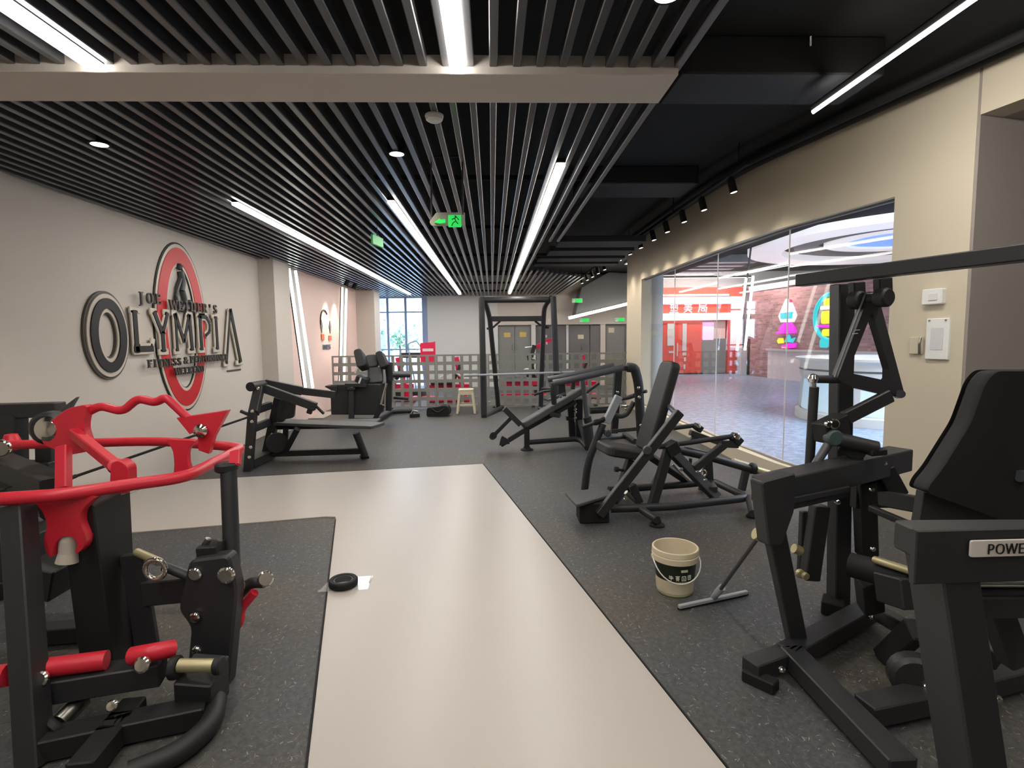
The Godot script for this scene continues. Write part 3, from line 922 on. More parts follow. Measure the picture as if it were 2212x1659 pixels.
	pl.call([Vector2(-0.12, 1.24), Vector2(0.1, 1.48), Vector2(0.2, 1.32), Vector2(0.38, 1.38), Vector2(0.28, 1.22)], 0.0, 0.0, M.neon_cyan, "lettering")
	pl.call([Vector2(-0.25, 1.1), Vector2(0.1, 1.19), Vector2(0.44, 1.2), Vector2(0.4, 1.06), Vector2(-0.2, 1.02)], 0.0, 0.0, M.neon_magenta, "lettering")
	pl.call([Vector2(-0.24, 1.08), Vector2(0.02, 1.09), Vector2(0.0, 1.03), Vector2(-0.2, 1.03)], 0.0, 0.0, M.neon_yellow, "lettering")
	area_light(ns, o1 + Vector3(0, 1.8, 0) + nrm * 0.2, Vector2(0.8, 1.5), Basis(e if nrm.cross(e).y < 0 else -e, Vector3.UP, -nrm), Color(1.0, 0.55, 0.9), 0.5)
	var o2 := Vector3(9.9, 0, -15.3) + nrm * 0.07
	var n2 := thing("neon_sign", "lit round sign with yellow burger and blue ring on the brick wall", "neon sign", o2)
	part(n2, "ring", sh().ring(o2 + Vector3(0, 1.98, 0), nrm, 0.68, 0.06), M.neon_cyan)
	for b in [[-0.1, 2.35, 0.16, 2.72, "neon_yellow", "fries"], [-0.32, 2.3, 0.42, 2.52, "neon_yellow", "fries"], [-0.45, 2.2, 0.5, 2.3, "neon_white", "band"], [-0.4, 1.78, 0.42, 2.15, "neon_yellow", "burger"], [-0.6, 1.68, 0.6, 1.75, "neon_magenta", "band"], [-0.35, 1.42, 0.38, 1.62, "neon_yellow", "burger"], [-0.42, 1.08, -0.1, 1.34, "neon_cyan", "letter"], [-0.05, 1.08, 0.3, 1.34, "neon_red", "letter"]]:
		part(n2, b[5], sh().plate(Shape.soften(poly([Vector2(b[0], b[1]), Vector2(b[2], b[1]), Vector2(b[2], b[3]), Vector2(b[0], b[3])]), 0.08), o2, e, Vector3.UP, 0.06, 0.008), M[b[4]])
	area_light(n2, o2 + Vector3(0, 1.8, 0) + nrm * 0.2, Vector2(0.9, 1.5), Basis(e if nrm.cross(e).y < 0 else -e, Vector3.UP, -nrm), Color(1.0, 0.9, 0.5), 0.5)
	# round reception desk with blue panels
	var dc := Vector3(6.75, 0, -9.1)
	var desk := thing("reception_desk", "round white lobby desk with pale blue lit panels behind the A shaped arm", "desk", dc)
	part(desk, "plinth", sh().lathe(dc, Vector3.UP, [Vector2(1.3, 0), Vector2(1.3, 0.14), Vector2(1.22, 0.16)], 48), M.trim_white)
	part(desk, "blue_panel", sh().lathe(dc, Vector3.UP, [Vector2(1.2, 0.16), Vector2(1.16, 0.72)], 48), M.pale_blue)
	for a in 9:
		var d := Vector3(cos(a * TAU / 9.0 + 0.35), 0, sin(a * TAU / 9.0 + 0.35))
		part(desk, "rib", sh().bar(dc + d * 1.23 + Vector3(0, 0.15, 0), dc + d * 1.19 + Vector3(0, 0.74, 0), 0.09, 0.05, d), M.trim_white)
	part(desk, "body", sh().lathe(dc, Vector3.UP, [Vector2(1.2, 0.7), Vector2(1.24, 0.78), Vector2(1.24, 1.0), Vector2(1.32, 1.04), Vector2(1.32, 1.08), Vector2(0.9, 1.08), Vector2(0.9, 0)], 48), M.trim_white)
	part(desk, "stripe", sh().lathe(dc, Vector3.UP, [Vector2(1.245, 0.86), Vector2(1.25, 0.865), Vector2(1.25, 0.885), Vector2(1.245, 0.89)], 48), M.frame_grey)

# ---------------------------------------------------------------- far end of the gym hall
func back_of_hall() -> void:
	var wf := structure("wall_far", "pale grey far wall with dark doors behind the lattice fence")
	part(wf, "wall_panel", sh().box(Vector3(-1.93, 0, -16.5), Vector3(0.18, 3.35, -16.3)), M.wall_grey)
	part(wf, "wall_panel", sh().box(Vector3(0.18, 1.86, -16.5), Vector3(4.9, 3.35, -16.3)), M.wall)
	part(wf, "wall_panel", sh().box(Vector3(1.19, 0, -16.5), Vector3(1.32, 1.86, -16.3)), M.wall_grey)
	part(wf, "wall_panel", sh().box(Vector3(3.3, 0, -16.5), Vector3(3.45, 1.86, -16.3)), M.wall)
	part(wf, "wall_panel", sh().box(Vector3(4.1, 0, -16.5), Vector3(4.9, 1.86, -16.3)), M.wall)
	part(wf, "lintel", sh().box(Vector3(-3.6, 2.74, -16.5), Vector3(-1.93, 3.35, -16.3)), M.wall)
	part(wf, "backing", sh().box(Vector3(0.1, 0, -16.75), Vector3(4.9, 3.4, -16.5)), M.wall)  # unseen wall added to keep sky light out of the door gaps
	var hp := Vector3(3.75, 3.33, -13.2)  # lamp added out of view to brighten the back hall
	var hl := thing("added_panel_lamp", "added square lamp brightening the back hall, hidden behind the wall end", "lamp", hp)
	part(hl, "frame", sh().frame(poly([Vector2(-0.35, -0.65), Vector2(0.35, -0.65), Vector2(0.35, 0.65), Vector2(-0.35, 0.65)]), poly([Vector2(-0.31, -0.6), Vector2(0.31, -0.6), Vector2(0.31, 0.6), Vector2(-0.31, 0.6)]), hp, Vector3(1, 0, 0), Vector3(0, 0, 1), 0.03), M.white)
	part(hl, "diffuser", sh().box(hp + Vector3(-0.31, -0.005, -0.6), hp + Vector3(0.31, 0.01, 0.6)), M.cool)
	area_light(hl, hp + Vector3(0, -0.012, 0), Vector2(0.62, 1.2), Basis(Vector3(1, 0, 0), Vector3(0, 0, -1), Vector3(0, 1, 0)), Color(1.0, 0.97, 0.93), 24.0)
	var d1 := structure("door_1", "grey double door with two yellow papers")
	part(d1, "leaf", sh().box(Vector3(0.19, 0, -16.46), Vector3(0.68, 1.85, -16.4)), M.door)
	part(d1, "leaf", sh().box(Vector3(0.69, 0, -16.46), Vector3(1.18, 1.85, -16.4)), M.door)
	part(d1, "paper", sh().box(Vector3(0.36, 1.5, -16.4), Vector3(0.56, 1.64, -16.395)), M.paper)
	part(d1, "paper", sh().box(Vector3(0.84, 1.5, -16.4), Vector3(1.04, 1.65, -16.395)), M.paper)
	for x in [0.61, 0.74]:
		part(d1, "handle", sh().tube([Vector3(x, 1.12, -16.4), Vector3(x, 1.12, -16.35), Vector3(x, 1.28, -16.35), Vector3(x, 1.28, -16.4)], 0.012, 0.02, 8), M.steel)
	var d2 := structure("door_2", "wide dark double door with a pale post")
	part(d2, "leaf", sh().box(Vector3(1.32, 0, -16.46), Vector3(2.26, 1.85, -16.4)), M.door_dark)
	part(d2, "leaf", sh().box(Vector3(2.33, 0, -16.46), Vector3(2.98, 1.85, -16.4)), M.door_dark)
	part(d2, "leaf", sh().box(Vector3(3.0, 0, -16.46), Vector3(3.3, 1.85, -16.4)), M.door_dark)
	part(d2, "post", sh().box(Vector3(2.26, 0, -16.46), Vector3(2.33, 1.85, -16.36)), M.wall_grey)
	part(d2, "paper", sh().box(Vector3(2.62, 1.42, -16.4), Vector3(2.8, 1.55, -16.395)), M.cream)
	part(d2, "handle", sh().tube([Vector3(2.74, 1.1, -16.4), Vector3(2.74, 1.1, -16.35), Vector3(2.74, 1.25, -16.35), Vector3(2.74, 1.25, -16.4)], 0.012, 0.02, 8), M.steel)
	var d3 := structure("door_3", "single dark door near the right end of the far wall")
	part(d3, "leaf", sh().box(Vector3(3.45, 0, -16.46), Vector3(4.1, 1.85, -16.4)), M.door)
	part(d3, "paper", sh().box(Vector3(3.56, 1.6, -16.4), Vector3(3.74, 1.75, -16.395)), M.cream)
	part(d3, "frame", sh().frame(poly([Vector2(3.45, 0), Vector2(4.1, 0), Vector2(4.1, 1.86), Vector2(3.45, 1.86)]), poly([Vector2(3.49, 0), Vector2(4.06, 0), Vector2(4.06, 1.82), Vector2(3.49, 1.82)]), Vector3(0, 0, -16.38), Vector3(1, 0, 0), Vector3(0, 1, 0), 0.05), M.door_dark)
	# window with its frame
	var w := structure("window_2", "tall bright window with blue grey mullions at the far left corner")
	for x in [-3.52, -3.124, -2.587, -2.062]:
		part(w, "mullion", sh().box(Vector3(x - 0.035, 0, -16.44), Vector3(x + 0.035, 2.74, -16.36)), M.window_frame)
	part(w, "jamb", sh().box(Vector3(-2.03, 0, -16.44), Vector3(-1.93, 2.74, -16.32)), M.window_frame)
	for y in [0.03, 1.169, 2.288, 2.72]:
		part(w, "transom", sh().box(Vector3(-3.55, y - 0.02, -16.43), Vector3(-1.95, y + 0.02, -16.37)), M.window_frame)
	var px := [-3.49, -3.09, -2.55, -2.03]
	var py := [0.05, 1.15, 2.27, 2.7]
	for i in 3:
		for jj in 3:
			part(w, "pane", sh().quad_pane(Vector3(px[i], (py[jj] + py[jj + 1]) / 2.0, -16.4), Vector3(px[i + 1], (py[jj] + py[jj + 1]) / 2.0, -16.4), py[jj + 1] - py[jj]), M.glass)
	# sloping dark shape and glowing bar, modelled in place of reflections in glass
	var b := thing("bulkhead", "sloping dark grey shape in place of a glass reflection, above the dark doors", "bulkhead", Vector3(3.3, 2.8, -15.9))
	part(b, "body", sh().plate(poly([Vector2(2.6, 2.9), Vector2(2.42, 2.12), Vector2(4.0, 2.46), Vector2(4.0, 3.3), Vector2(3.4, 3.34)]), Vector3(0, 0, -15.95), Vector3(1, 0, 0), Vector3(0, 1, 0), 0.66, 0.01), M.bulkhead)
	linear_lamp("linear_lamp", "slanting warm bar in place of a tube lamp reflected in glass", Vector3(2.22, 2.03, -15.55), Vector3(3.98, 2.43, -15.55), 0.08, Vector3(0, -0.5, 1), Color(1.0, 0.95, 0.85), 3.0, "", true)
	var lights := [[2.47, 2.53, "small green exit sign left of the dark reflection shape"], [2.80, 1.985, "small green exit sign under the slanting reflection bar, above the wide dark door"], [3.88, 1.99, "small green exit sign above the single dark door"]]
	for s in lights:
		var p := Vector3(s[0], s[1], -16.27 if s[1] < 2.2 else -15.58)
		var x := thing("exit_sign", s[2], "exit sign", p, "small exit signs on the far wall")
		part(x, "case", sh().box(p + Vector3(-0.15, -0.06, -0.02), p + Vector3(0.15, 0.06, 0.02)), M.white)
		part(x, "lit_face", sh().box(p + Vector3(-0.06, -0.05, 0.02), p + Vector3(0.14, 0.05, 0.026)), M.green_glow)
		part(x, "arrow", sh().plate(poly([Vector2(-0.14, 0), Vector2(-0.1, 0.03), Vector2(-0.1, -0.03)]), p + Vector3(0, 0, 0.024), Vector3(1, 0, 0), Vector3(0, 1, 0), 0.006), M.green_glow)
	# lattice fence of equal panels
	var names := ["first lattice fence panel from the left, beside the lamp tubes", "second lattice fence panel from the left, behind the machine with the boxy pads", "third lattice fence panel from the left, behind the cream stool", "fourth lattice fence panel from the left, behind the squat rack", "fifth lattice fence panel from the left, just right of the squat rack", "rightmost lattice fence panel, ending at the curved wall"]
	var W := 1.098
	for i in 6:
		var x0 := -3.40 + W * i
		var f := thing("fence_panel", names[i], "fence", Vector3(x0 + W / 2.0, 0, -11.5), "lattice fence panels")
		part(f, "lattice", lattice(Vector3(x0 + 0.004, 0.02, -11.5), W - 0.008, 1.13, 6, 6, 0.118, 0.035), M.fence)
		part(f, "foot", sh().box(Vector3(x0 + 0.1, 0, -11.62), Vector3(x0 + 0.16, 0.03, -11.38)), M.frame)
		part(f, "foot", sh().box(Vector3(x0 + W - 0.16, 0, -11.62), Vector3(x0 + W - 0.1, 0.03, -11.38)), M.frame)

# a board with cols x rows square openings
func lattice(o: Vector3, w: float, h: float, cols: int, rows: int, hole: float, thick: float) -> Shape:
	var s := sh()
	var px := w / cols
	var py := h / rows
	var t := thick / 2.0
	for c in cols:
		for r in rows:
			var lo := Vector2(c * px, r * py)
			var hi := lo + Vector2(px, py)
			var mid := (lo + hi) / 2.0
			var q := hole / 2.0
			var outer := [Vector2(lo.x, lo.y), Vector2(hi.x, lo.y), Vector2(hi.x, hi.y), Vector2(lo.x, hi.y)]
			var inner := [mid + Vector2(-q, -q), mid + Vector2(q, -q), mid + Vector2(q, q), mid + Vector2(-q, q)]
			for k in 4:
				var l := (k + 1) % 4
				var p := func(v: Vector2, z: float) -> Vector3: return o + Vector3(v.x, v.y, z)
				for side in [1.0, -1.0]:
					s.quad(p.call(outer[k], t * side), p.call(outer[l], t * side), p.call(inner[l], t * side), p.call(inner[k], t * side), Vector3(0, 0, side))
				var d: Vector2 = mid - (inner[k] + inner[l]) / 2.0
				s.quad(p.call(inner[k], t), p.call(inner[l], t), p.call(inner[l], -t), p.call(inner[k], -t), Vector3(d.x, d.y, 0))
	for e in [[Vector2(0, 0), Vector2(w, 0), Vector3.DOWN], [Vector2(0, h), Vector2(w, h), Vector3.UP], [Vector2(0, 0), Vector2(0, h), Vector3.LEFT], [Vector2(w, 0), Vector2(w, h), Vector3.RIGHT]]:
		var a: Vector3 = o + Vector3(e[0].x, e[0].y, 0)
		var b: Vector3 = o + Vector3(e[1].x, e[1].y, 0)
		var z := Vector3(0, 0, t)
		s.quad(a - z, b - z, b + z, a + z, e[2])
	return s

# ---------------------------------------------------------------- outside the far window
func outdoors() -> void:
	var g := structure("ground", "pale paved ground outside the far window")
	part(g, "paving", sh().box(Vector3(-40, -0.3, -60), Vector3(30, -0.05, -16.6)), M.paving)
	var spots := [[-12.5, -34.0, 7.0, "white apartment block seen through the left of the far window"], [-5.0, -38.0, 6.0, "white apartment block seen through the right of the far window"]]
	for s in spots:
		var x: float = s[0]
		var z: float = s[1]
		var w: float = s[2]
		var b := thing("apartment_building", s[3], "building", Vector3(x + w / 2.0, 0, z))
		part(b, "wall", sh().box(Vector3(x, -0.05, z - 5.0), Vector3(x + w, 14.0, z)), M.white)
		for fl in 5:
			for c in 4:
				var wx := x + 0.6 + c * (w - 1.2) / 4.0
				part(b, "window", sh().box(Vector3(wx, 0.8 + fl * 2.6, z), Vector3(wx + 0.9, 2.1 + fl * 2.6, z + 0.06)), M.far_glass)
			part(b, "balcony", sh().box(Vector3(x + 0.3, 0.3 + fl * 2.6, z), Vector3(x + w * 0.45, 0.5 + fl * 2.6, z + 0.8)), M.wall_grey)
	for t in [[-6.6, -26.0, "leafy tree outside the far window, left"], [-4.2, -24.5, "leafy tree outside the far window, right"]]:
		var p := Vector3(t[0], -0.05, t[1])
		var tr := thing("tree", t[2], "tree", p, "trees outside the far window")
		part(tr, "trunk", sh().tube([p, p + Vector3(0.05, 0.9, 0), p + Vector3(0, 1.6, 0)], 0.07, 0.2, 8, 0.04), M.bark)
		var rng := RandomNumberGenerator.new()
		rng.seed = 21
		var lf := sh()
		for i in 240:
			var c := p + Vector3(0, 1.5, 0) + Vector3(rng.randfn(), rng.randfn() * 0.7, rng.randfn()) * 0.42
			var d := Vector3(rng.randfn(), rng.randfn(), rng.randfn()).normalized()
			var u := d.cross(Vector3(0.3, 1, 0.2)).normalized()
			lf.flat(c - u * 0.07, c + u * 0.07, c + d * 0.2, u.cross(d))
		part(tr, "foliage", lf, M.leaf).set_meta("kind", "stuff")

# ---------------------------------------------------------------- things on the walls
func wall_fittings() -> void:
	# slanting lamp tubes on the left wall
	var ga := "slanting lamp tubes on the pink wall"
	var spec := [[Vector3(-3.46, 0.61, -10.02), Vector3(-3.46, 2.72, -9.47), "left tube of the nearer slanting lamp pair on the pink wall"], [Vector3(-3.46, 0.57, -10.42), Vector3(-3.46, 2.72, -9.77), "right tube of the nearer slanting lamp pair on the pink wall"],
		[Vector3(-3.46, 0.3, -12.22), Vector3(-3.46, 2.70, -12.77), "left tube of the farther slanting lamp pair on the pink wall"], [Vector3(-3.46, 0.3, -12.55), Vector3(-3.46, 2.70, -13.12), "right tube of the farther slanting lamp pair on the pink wall"]]
	for s in spec:
		linear_lamp("tube_lamp", s[2], s[0], s[1], 0.075, Vector3(1, 0, 0.15), Color(0.97, 1.0, 0.95), 2.6, ga, true, M.tube_soft)
	for s in [[Vector3(-3.47, 0.55, -10.24), Vector3(-3.47, 2.72, -9.62), "pale grey back plate between the nearer lamp tubes"], [Vector3(-3.47, 0.25, -12.38), Vector3(-3.47, 2.72, -12.95), "pale grey back plate between the farther lamp tubes"]]:
		var o := thing("lamp_plate", s[2], "lamp plate", s[0])
		part(o, "plate", sh().bar(s[0] - Vector3(0.01, 0, 0), s[1] - Vector3(0.01, 0, 0), 0.2, 0.03, Vector3(1, 0, 0)), M.wall_grey)
	# small sign on the pink wall
	var p := Vector3(-3.495, 1.8, -11.45)
	var sg := thing("wall_sign", "small emblem with two orange squares and lettering on the pink wall", "sign", p)
	var bz := Basis(Vector3(0, 0, -1), Vector3.UP, Vector3(1, 0, 0))
	part(sg, "arc", sh().ring(p + Vector3(0.01, 0.05, 0.05), Vector3(1, 0, 0), 0.26, 0.012, -2.4, 0.2), M.text_dark)
	for z in [0.25, -0.33]:
		part(sg, "leaf", sh().plate(poly([Vector2(0, 0.12), Vector2(0.07, 0.0), Vector2(0.0, -0.16), Vector2(-0.06, 0.0)]), p + Vector3(0.008, -0.02, z), Vector3(0, 0, -1), Vector3.UP, 0.012), M.frame_grey)
	part(sg, "square", sh().plate(poly([Vector2(-0.09, -0.06), Vector2(0.09, -0.06), Vector2(0.09, 0.06), Vector2(-0.09, 0.06)]), p + Vector3(0.008, -0.25, 0.2), Vector3(0, 0, -1), Vector3.UP, 0.012), M.orange)
	part(sg, "square", sh().plate(poly([Vector2(-0.09, -0.05), Vector2(0.09, -0.05), Vector2(0.09, 0.05), Vector2(-0.09, 0.05)]), p + Vector3(0.008, -0.27, -0.3), Vector3(0, 0, -1), Vector3.UP, 0.012), M.orange)
	text(sg, "lettering", "FITNESS", p + Vector3(0.006, -0.46, -0.05), bz, 0.1, 0.012, M.frame_grey, false)
	# two spotlights over the pink wall
	for z in [-11.7, -12.35]:
		var a := Vector3(-3.05, 2.74, z)
		var s := thing("spotlight", "small round spotlight under the slats over the pink wall, %s one" % ("nearer" if z > -12.0 else "farther"), "spotlight", a, "spotlights over the pink wall")
		var d := Vector3(-0.5, -1, 0).normalized()
		part(s, "body", sh().lathe(a, d, [Vector2(0, 0), Vector2(0.045, 0), Vector2(0.05, 0.12), Vector2(0.045, 0.12)], 16), M.black)
		part(s, "lens", sh().disc(a + d * 0.115, d, 0.044, 0.01), M.bulb)
		spot(s, a + d * 0.14, Vector3(-0.42, -1, 0.25), 1.6, 28.0, Color(1, 0.9, 0.82))
	logo()
	# hanging exit sign
	var hz := -3.95
	var hs := thing("hanging_exit_sign", "clear exit sign with green arrow and panel hung from the slats", "exit sign", Vector3(-0.309, 2.352, -3.95))
	part(hs, "hanger", sh().tube([Vector3(-0.42, 2.366, -3.95), Vector3(-0.413, 2.782, -3.95), Vector3(-0.191, 2.782, -3.95), Vector3(-0.196, 2.378, -3.95)], 0.006, 0.01, 8), M.duct)
	var ol := poly([])
	part(hs, "plate", sh().plate(Shape.soften(poly([Vector2(-0.128, -0.022), Vector2(-0.085, 0.036), Vector2(-0.07, 0.046), Vector2(0.128, 0.046), Vector2(0.128, -0.05), Vector2(-0.11, -0.05)]), 0.012), Vector3(-0.309, 2.349, -3.95), Vector3(1, 0, 0), Vector3(0, 1, 0), 0.008, 0.002), M.acrylic)
	part(hs, "green_panel", sh().box(Vector3(-0.3, 2.291, -3.95) - Vector3(0.001, 0, 0.006), Vector3(-0.208, 2.376, -3.94)), M.green_glow)
	part(hs, "arrow", sh().plate(poly([Vector2(-0.092, -0.012), Vector2(-0.05, 0.02), Vector2(-0.05, 0.008), Vector2(-0.012, 0.012), Vector2(-0.012, -0.014), Vector2(-0.05, -0.02)]), Vector3(-0.308, 2.334, -3.942), Vector3(1, 0, 0), Vector3(0, 1, 0), 0.006, 0.001), M.green_glow)
	var rm := sh()
	var rc := Vector3(-0.255, 2.33, -3.936)
	for t in [[-0.02, 0.012, 0.018, 0.03], [0.0, 0.02, 0.012, -0.004], [0.012, -0.004, 0.026, -0.02], [0.006, 0.0, -0.012, -0.012], [-0.012, -0.012, -0.022, -0.034], [0.018, 0.024, 0.03, 0.008]]:
		rm.bar(rc + Vector3(t[0], t[1], 0), rc + Vector3(t[2], t[3], 0), 0.006, 0.003, Vector3(0, 0, 1), 0.001)
	rm.disc(rc + Vector3(0.006, 0.034, 0), Vector3(0, 0, 1), 0.006, 0.003)
	part(hs, "running_figure", rm, M.text_dark)
	var side := Vector3(-1.282, 2.6, -6.246)
	var es := thing("side_exit_sign", "narrow green exit sign under the slats, seen almost edge on", "exit sign", side)
	part(es, "stem", sh().tube([side + Vector3(0, 0.05, 0), Vector3(side.x, 2.75, side.z)], 0.006, 0.0, 6), M.black)
	part(es, "case", sh().bar(side + Vector3(-0.03, 0, 0.14), side + Vector3(0.03, 0, -0.14), 0.024, 0.11), M.exit_green)
	# fittings on the right wall
	var wn := Vector3(-0.980, 0, 0.198)
	var wd := Vector3(-0.198, 0, -0.980)
	var al := thing("wall_alarm", "small white alarm box on the right wall above the switch plate", "alarm", Vector3(3.25, 1.758, -3.861))
	part(al, "case", sh().bar(Vector3(3.25, 1.758, -3.861) - wd * 0.075, Vector3(3.25, 1.758, -3.861) + wd * 0.075, 0.07, 0.115, Vector3.UP, 0.006), M.white)
	part(al, "lens", sh().bar(Vector3(3.25, 1.755, -3.861) + wn * 0.036 - wd * 0.045, Vector3(3.25, 1.755, -3.861) + wn * 0.036 + wd * 0.02, 0.012, 0.05, Vector3.UP, 0.002), M.trim_white)
	var sw := Vector3(3.258, 1.45, -3.82)
	var sp := thing("switch_plate", "tall white control plate on the right wall", "switch plate", sw)
	part(sp, "plate", sh().bar(sw - wd * 0.085, sw + wd * 0.085, 0.03, 0.3, Vector3.UP, 0.004), M.white)
	part(sp, "display", sh().bar(sw + wn * 0.016 - wd * 0.045, sw + wn * 0.016 + wd * 0.045, 0.006, 0.16, Vector3.UP, 0.001), M.wall_grey)
	for dd in [-0.06, 0.06]:
		bolt(sp, sw + wn * 0.015 + wd * dd + Vector3(0, 0.135, 0), wn, 0.006, M.steel)
	var kh := Vector3(3.225, 1.4, -3.98)
	var ho := thing("wall_socket", "small shiny socket plate left of the control plate", "socket", kh)
	part(ho, "plate", sh().bar(kh - wd * 0.05, kh + wd * 0.05, 0.016, 0.13, Vector3.UP, 0.003), M.wall_warm)
	part(ho, "clip", sh().tube([kh + wn * 0.02 - wd * 0.045 + Vector3(0, 0.06, 0), kh + wn * 0.035 - wd * 0.05 + Vector3(0, 0.02, 0), kh + wn * 0.02 - wd * 0.042 + Vector3(0, -0.06, 0)], 0.009, 0.03, 8), M.steel)

# raised lettering and emblem on the left wall; u runs along the wall away from the viewer, y up
func logo() -> void:
	var o := thing("wall_logo", "large raised wall sign with tall red oval and dark serif lettering", "sign", Vector3(-3.6, 1.6, -6.35))
	var at := func(u: float, y: float, d: float) -> Vector3: return Vector3(-3.6 + d, y, -u)
	var ell := func(rx: float, ry: float) -> PackedVector2Array:
		var q := PackedVector2Array()
		for k in 56:
			q.append(Vector2(cos(TAU * k / 56.0) * rx, sin(TAU * k / 56.0) * ry))
		return q
	var ux := Vector3(0, 0, -1)
	# red oval: dark backing, white rim, red band
	var c: Vector3 = at.call(6.40, 1.655, 0.0)
	var oval := part(o, "oval_backing", sh().frame(ell.call(0.53, 0.97), ell.call(0.275, 0.69), c + Vector3(0.006, 0, 0), ux, Vector3.UP, 0.012), M.text_dark)
	part(o, "oval_rim", sh().frame(ell.call(0.51, 0.95), ell.call(0.285, 0.70), c + Vector3(0.012, 0, 0), ux, Vector3.UP, 0.012), M.outline)
	part(o, "red_oval", sh().frame(ell.call(0.475, 0.91), ell.call(0.31, 0.735), c + Vector3(0.018, 0, 0), ux, Vector3.UP, 0.012), M.logo_red)
	# figure of a sculpture in the oval
	var f := sh()
	f.tube([at.call(6.40, 2.30, 0.03), at.call(6.43, 2.18, 0.035), at.call(6.40, 2.08, 0.03)], 0.035, 0.05, 10)
	f.lathe(at.call(6.385, 2.345, 0.03), Vector3.UP, [Vector2(0, -0.04), Vector2(0.03, -0.02), Vector2(0.036, 0.01), Vector2(0.02, 0.04), Vector2(0, 0.045)], 12)
	f.tube([at.call(6.40, 2.22, 0.03), at.call(6.31, 2.10, 0.035), at.call(6.28, 2.0, 0.03)], 0.022, 0.05, 8)
	f.tube([at.call(6.42, 2.08, 0.03), at.call(6.46, 1.95, 0.035), at.call(6.36, 1.86, 0.03)], 0.03, 0.05, 8)
	f.tube([at.call(6.28, 2.0, 0.03), at.call(6.3, 1.90, 0.03), at.call(6.42, 1.84, 0.03), at.call(6.56, 1.97, 0.03)], 0.024, 0.06, 8)
	f.tube([at.call(6.46, 1.87, 0.03), at.call(6.62, 1.85, 0.03)], 0.02, 0.0, 8)
	part(o, "figure", f, M.frame_grey)
	# the big initial
	var c2: Vector3 = at.call(5.155, 1.56, 0.0)
	part(o, "letter_backing", sh().frame(ell.call(0.295, 0.41), ell.call(0.11, 0.20), c2 + Vector3(0.012, 0, 0), ux, Vector3.UP, 0.024), M.letter_edge)
	part(o, "letter_rim", sh().frame(ell.call(0.27, 0.385), ell.call(0.118, 0.215), c2 + Vector3(0.026, 0, 0), ux, Vector3.UP, 0.02), M.outline)
	part(o, "letter_o", sh().frame(ell.call(0.235, 0.345), ell.call(0.143, 0.25), c2 + Vector3(0.038, 0, 0), ux, Vector3.UP, 0.02), M.text_dark)
	# other letters: stroke lists in metres from each letter's lower left corner
	var ly := 1.385
	var h := 0.43
	letter(o, "letter_l", 5.46, ly, [[0.07, 0.0, 0.07, h, 0.085], [0.02, 0.04, 0.33, 0.04, 0.08], [0.31, 0.04, 0.345, 0.15, 0.035], [0.0, h, 0.16, h, 0.035]])
	letter(o, "letter_y", 5.80, ly, [[0.04, h, 0.16, 0.2, 0.075], [0.28, h, 0.17, 0.2, 0.06], [0.165, 0.0, 0.165, 0.22, 0.08], [-0.02, h, 0.1, h, 0.035], [0.2, h, 0.33, h, 0.035], [0.08, 0.0, 0.26, 0.0, 0.035]])
	letter(o, "letter_m", 6.16, ly, [[0.06, 0.0, 0.06, h, 0.055], [0.06, h, 0.2, 0.1, 0.07], [0.2, 0.1, 0.34, h, 0.06], [0.34, h, 0.36, 0.0, 0.08], [0.0, 0.0, 0.12, 0.0, 0.035], [0.28, 0.0, 0.44, 0.0, 0.035], [0.0, h, 0.1, h, 0.035], [0.3, h, 0.42, h, 0.035]])
	letter(o, "letter_p", 6.66, ly, [[0.07, 0.0, 0.07, h, 0.08], [0.05, h - 0.02, 0.22, h - 0.02, 0.06], [0.22, h - 0.02, 0.29, h - 0.1, 0.06], [0.29, h - 0.1, 0.28, h - 0.2, 0.06], [0.28, h - 0.2, 0.18, h - 0.25, 0.05], [0.0, 0.0, 0.15, 0.0, 0.035], [0.0, h, 0.2, h, 0.035]])
	letter(o, "letter_i", 7.02, ly, [[0.09, 0.0, 0.09, h, 0.075], [0.0, 0.0, 0.18, 0.0, 0.035], [0.0, h, 0.18, h, 0.035]])
	letter(o, "letter_a", 7.26, 1.19, [[0.06, 0.0, 0.25, 0.74, 0.06], [0.25, 0.74, 0.47, 0.0, 0.095], [0.0, 0.0, 0.16, 0.0, 0.035], [0.34, 0.0, 0.56, 0.0, 0.035]])
	# small lettering
	var b := Basis(ux, Vector3.UP, Vector3(1, 0, 0))
	for row in [["JOE", 5.62, 0.135, 1.945, 0.11], ["WEIDER'S", 6.16, 0.13, 1.90, 0.11], ["FITNESS", 5.68, 0.088, 1.27, 0.085], ["&", 6.34, 0.08, 1.275, 0.085], ["PERFORMANCE", 6.46, 0.082, 1.28, 0.085], ["WEEKEND", 6.16, 0.085, 1.16, 0.085]]:
		for k in row[0].length():
			text(o, "small_letter" if k == 0 and row[0] == "JOE" else "small_letter_%03d" % (o.get_child_count()), row[0][k], at.call(row[1] + row[2] * k, row[3], 0.062), b, row[4], 0.02, M.letter_edge)
	part(o, "small_plate", sh().box(Vector3(-3.6, 1.075, -7.8), Vector3(-3.59, 1.1, -7.4)), M.letter_edge)

func letter(o: Node3D, called: String, u: float, y: float, list: Array) -> void:
	var face := sh()
	var rim := sh()
	for t in list:
		var a := Vector3(-3.6, y + t[1], -(u + t[0]))
		var b := Vector3(-3.6, y + t[3], -(u + t[2]))
		rim.bar(a + Vector3(0.032, 0, 0), b + Vector3(0.032, 0, 0), 0.02, t[4] + 0.035, (b - a).cross(Vector3(1, 0, 0)), 0.006)
		if t[4] > 0.04:
			face.bar(a + Vector3(0.044, 0, 0), b + Vector3(0.044, 0, 0), 0.012, t[4] * 0.78, (b - a).cross(Vector3(1, 0, 0)), 0.004)
	var rp := part(o, called, rim, M.outline)
	part(rp, "dark_face", face, M.text_dark)

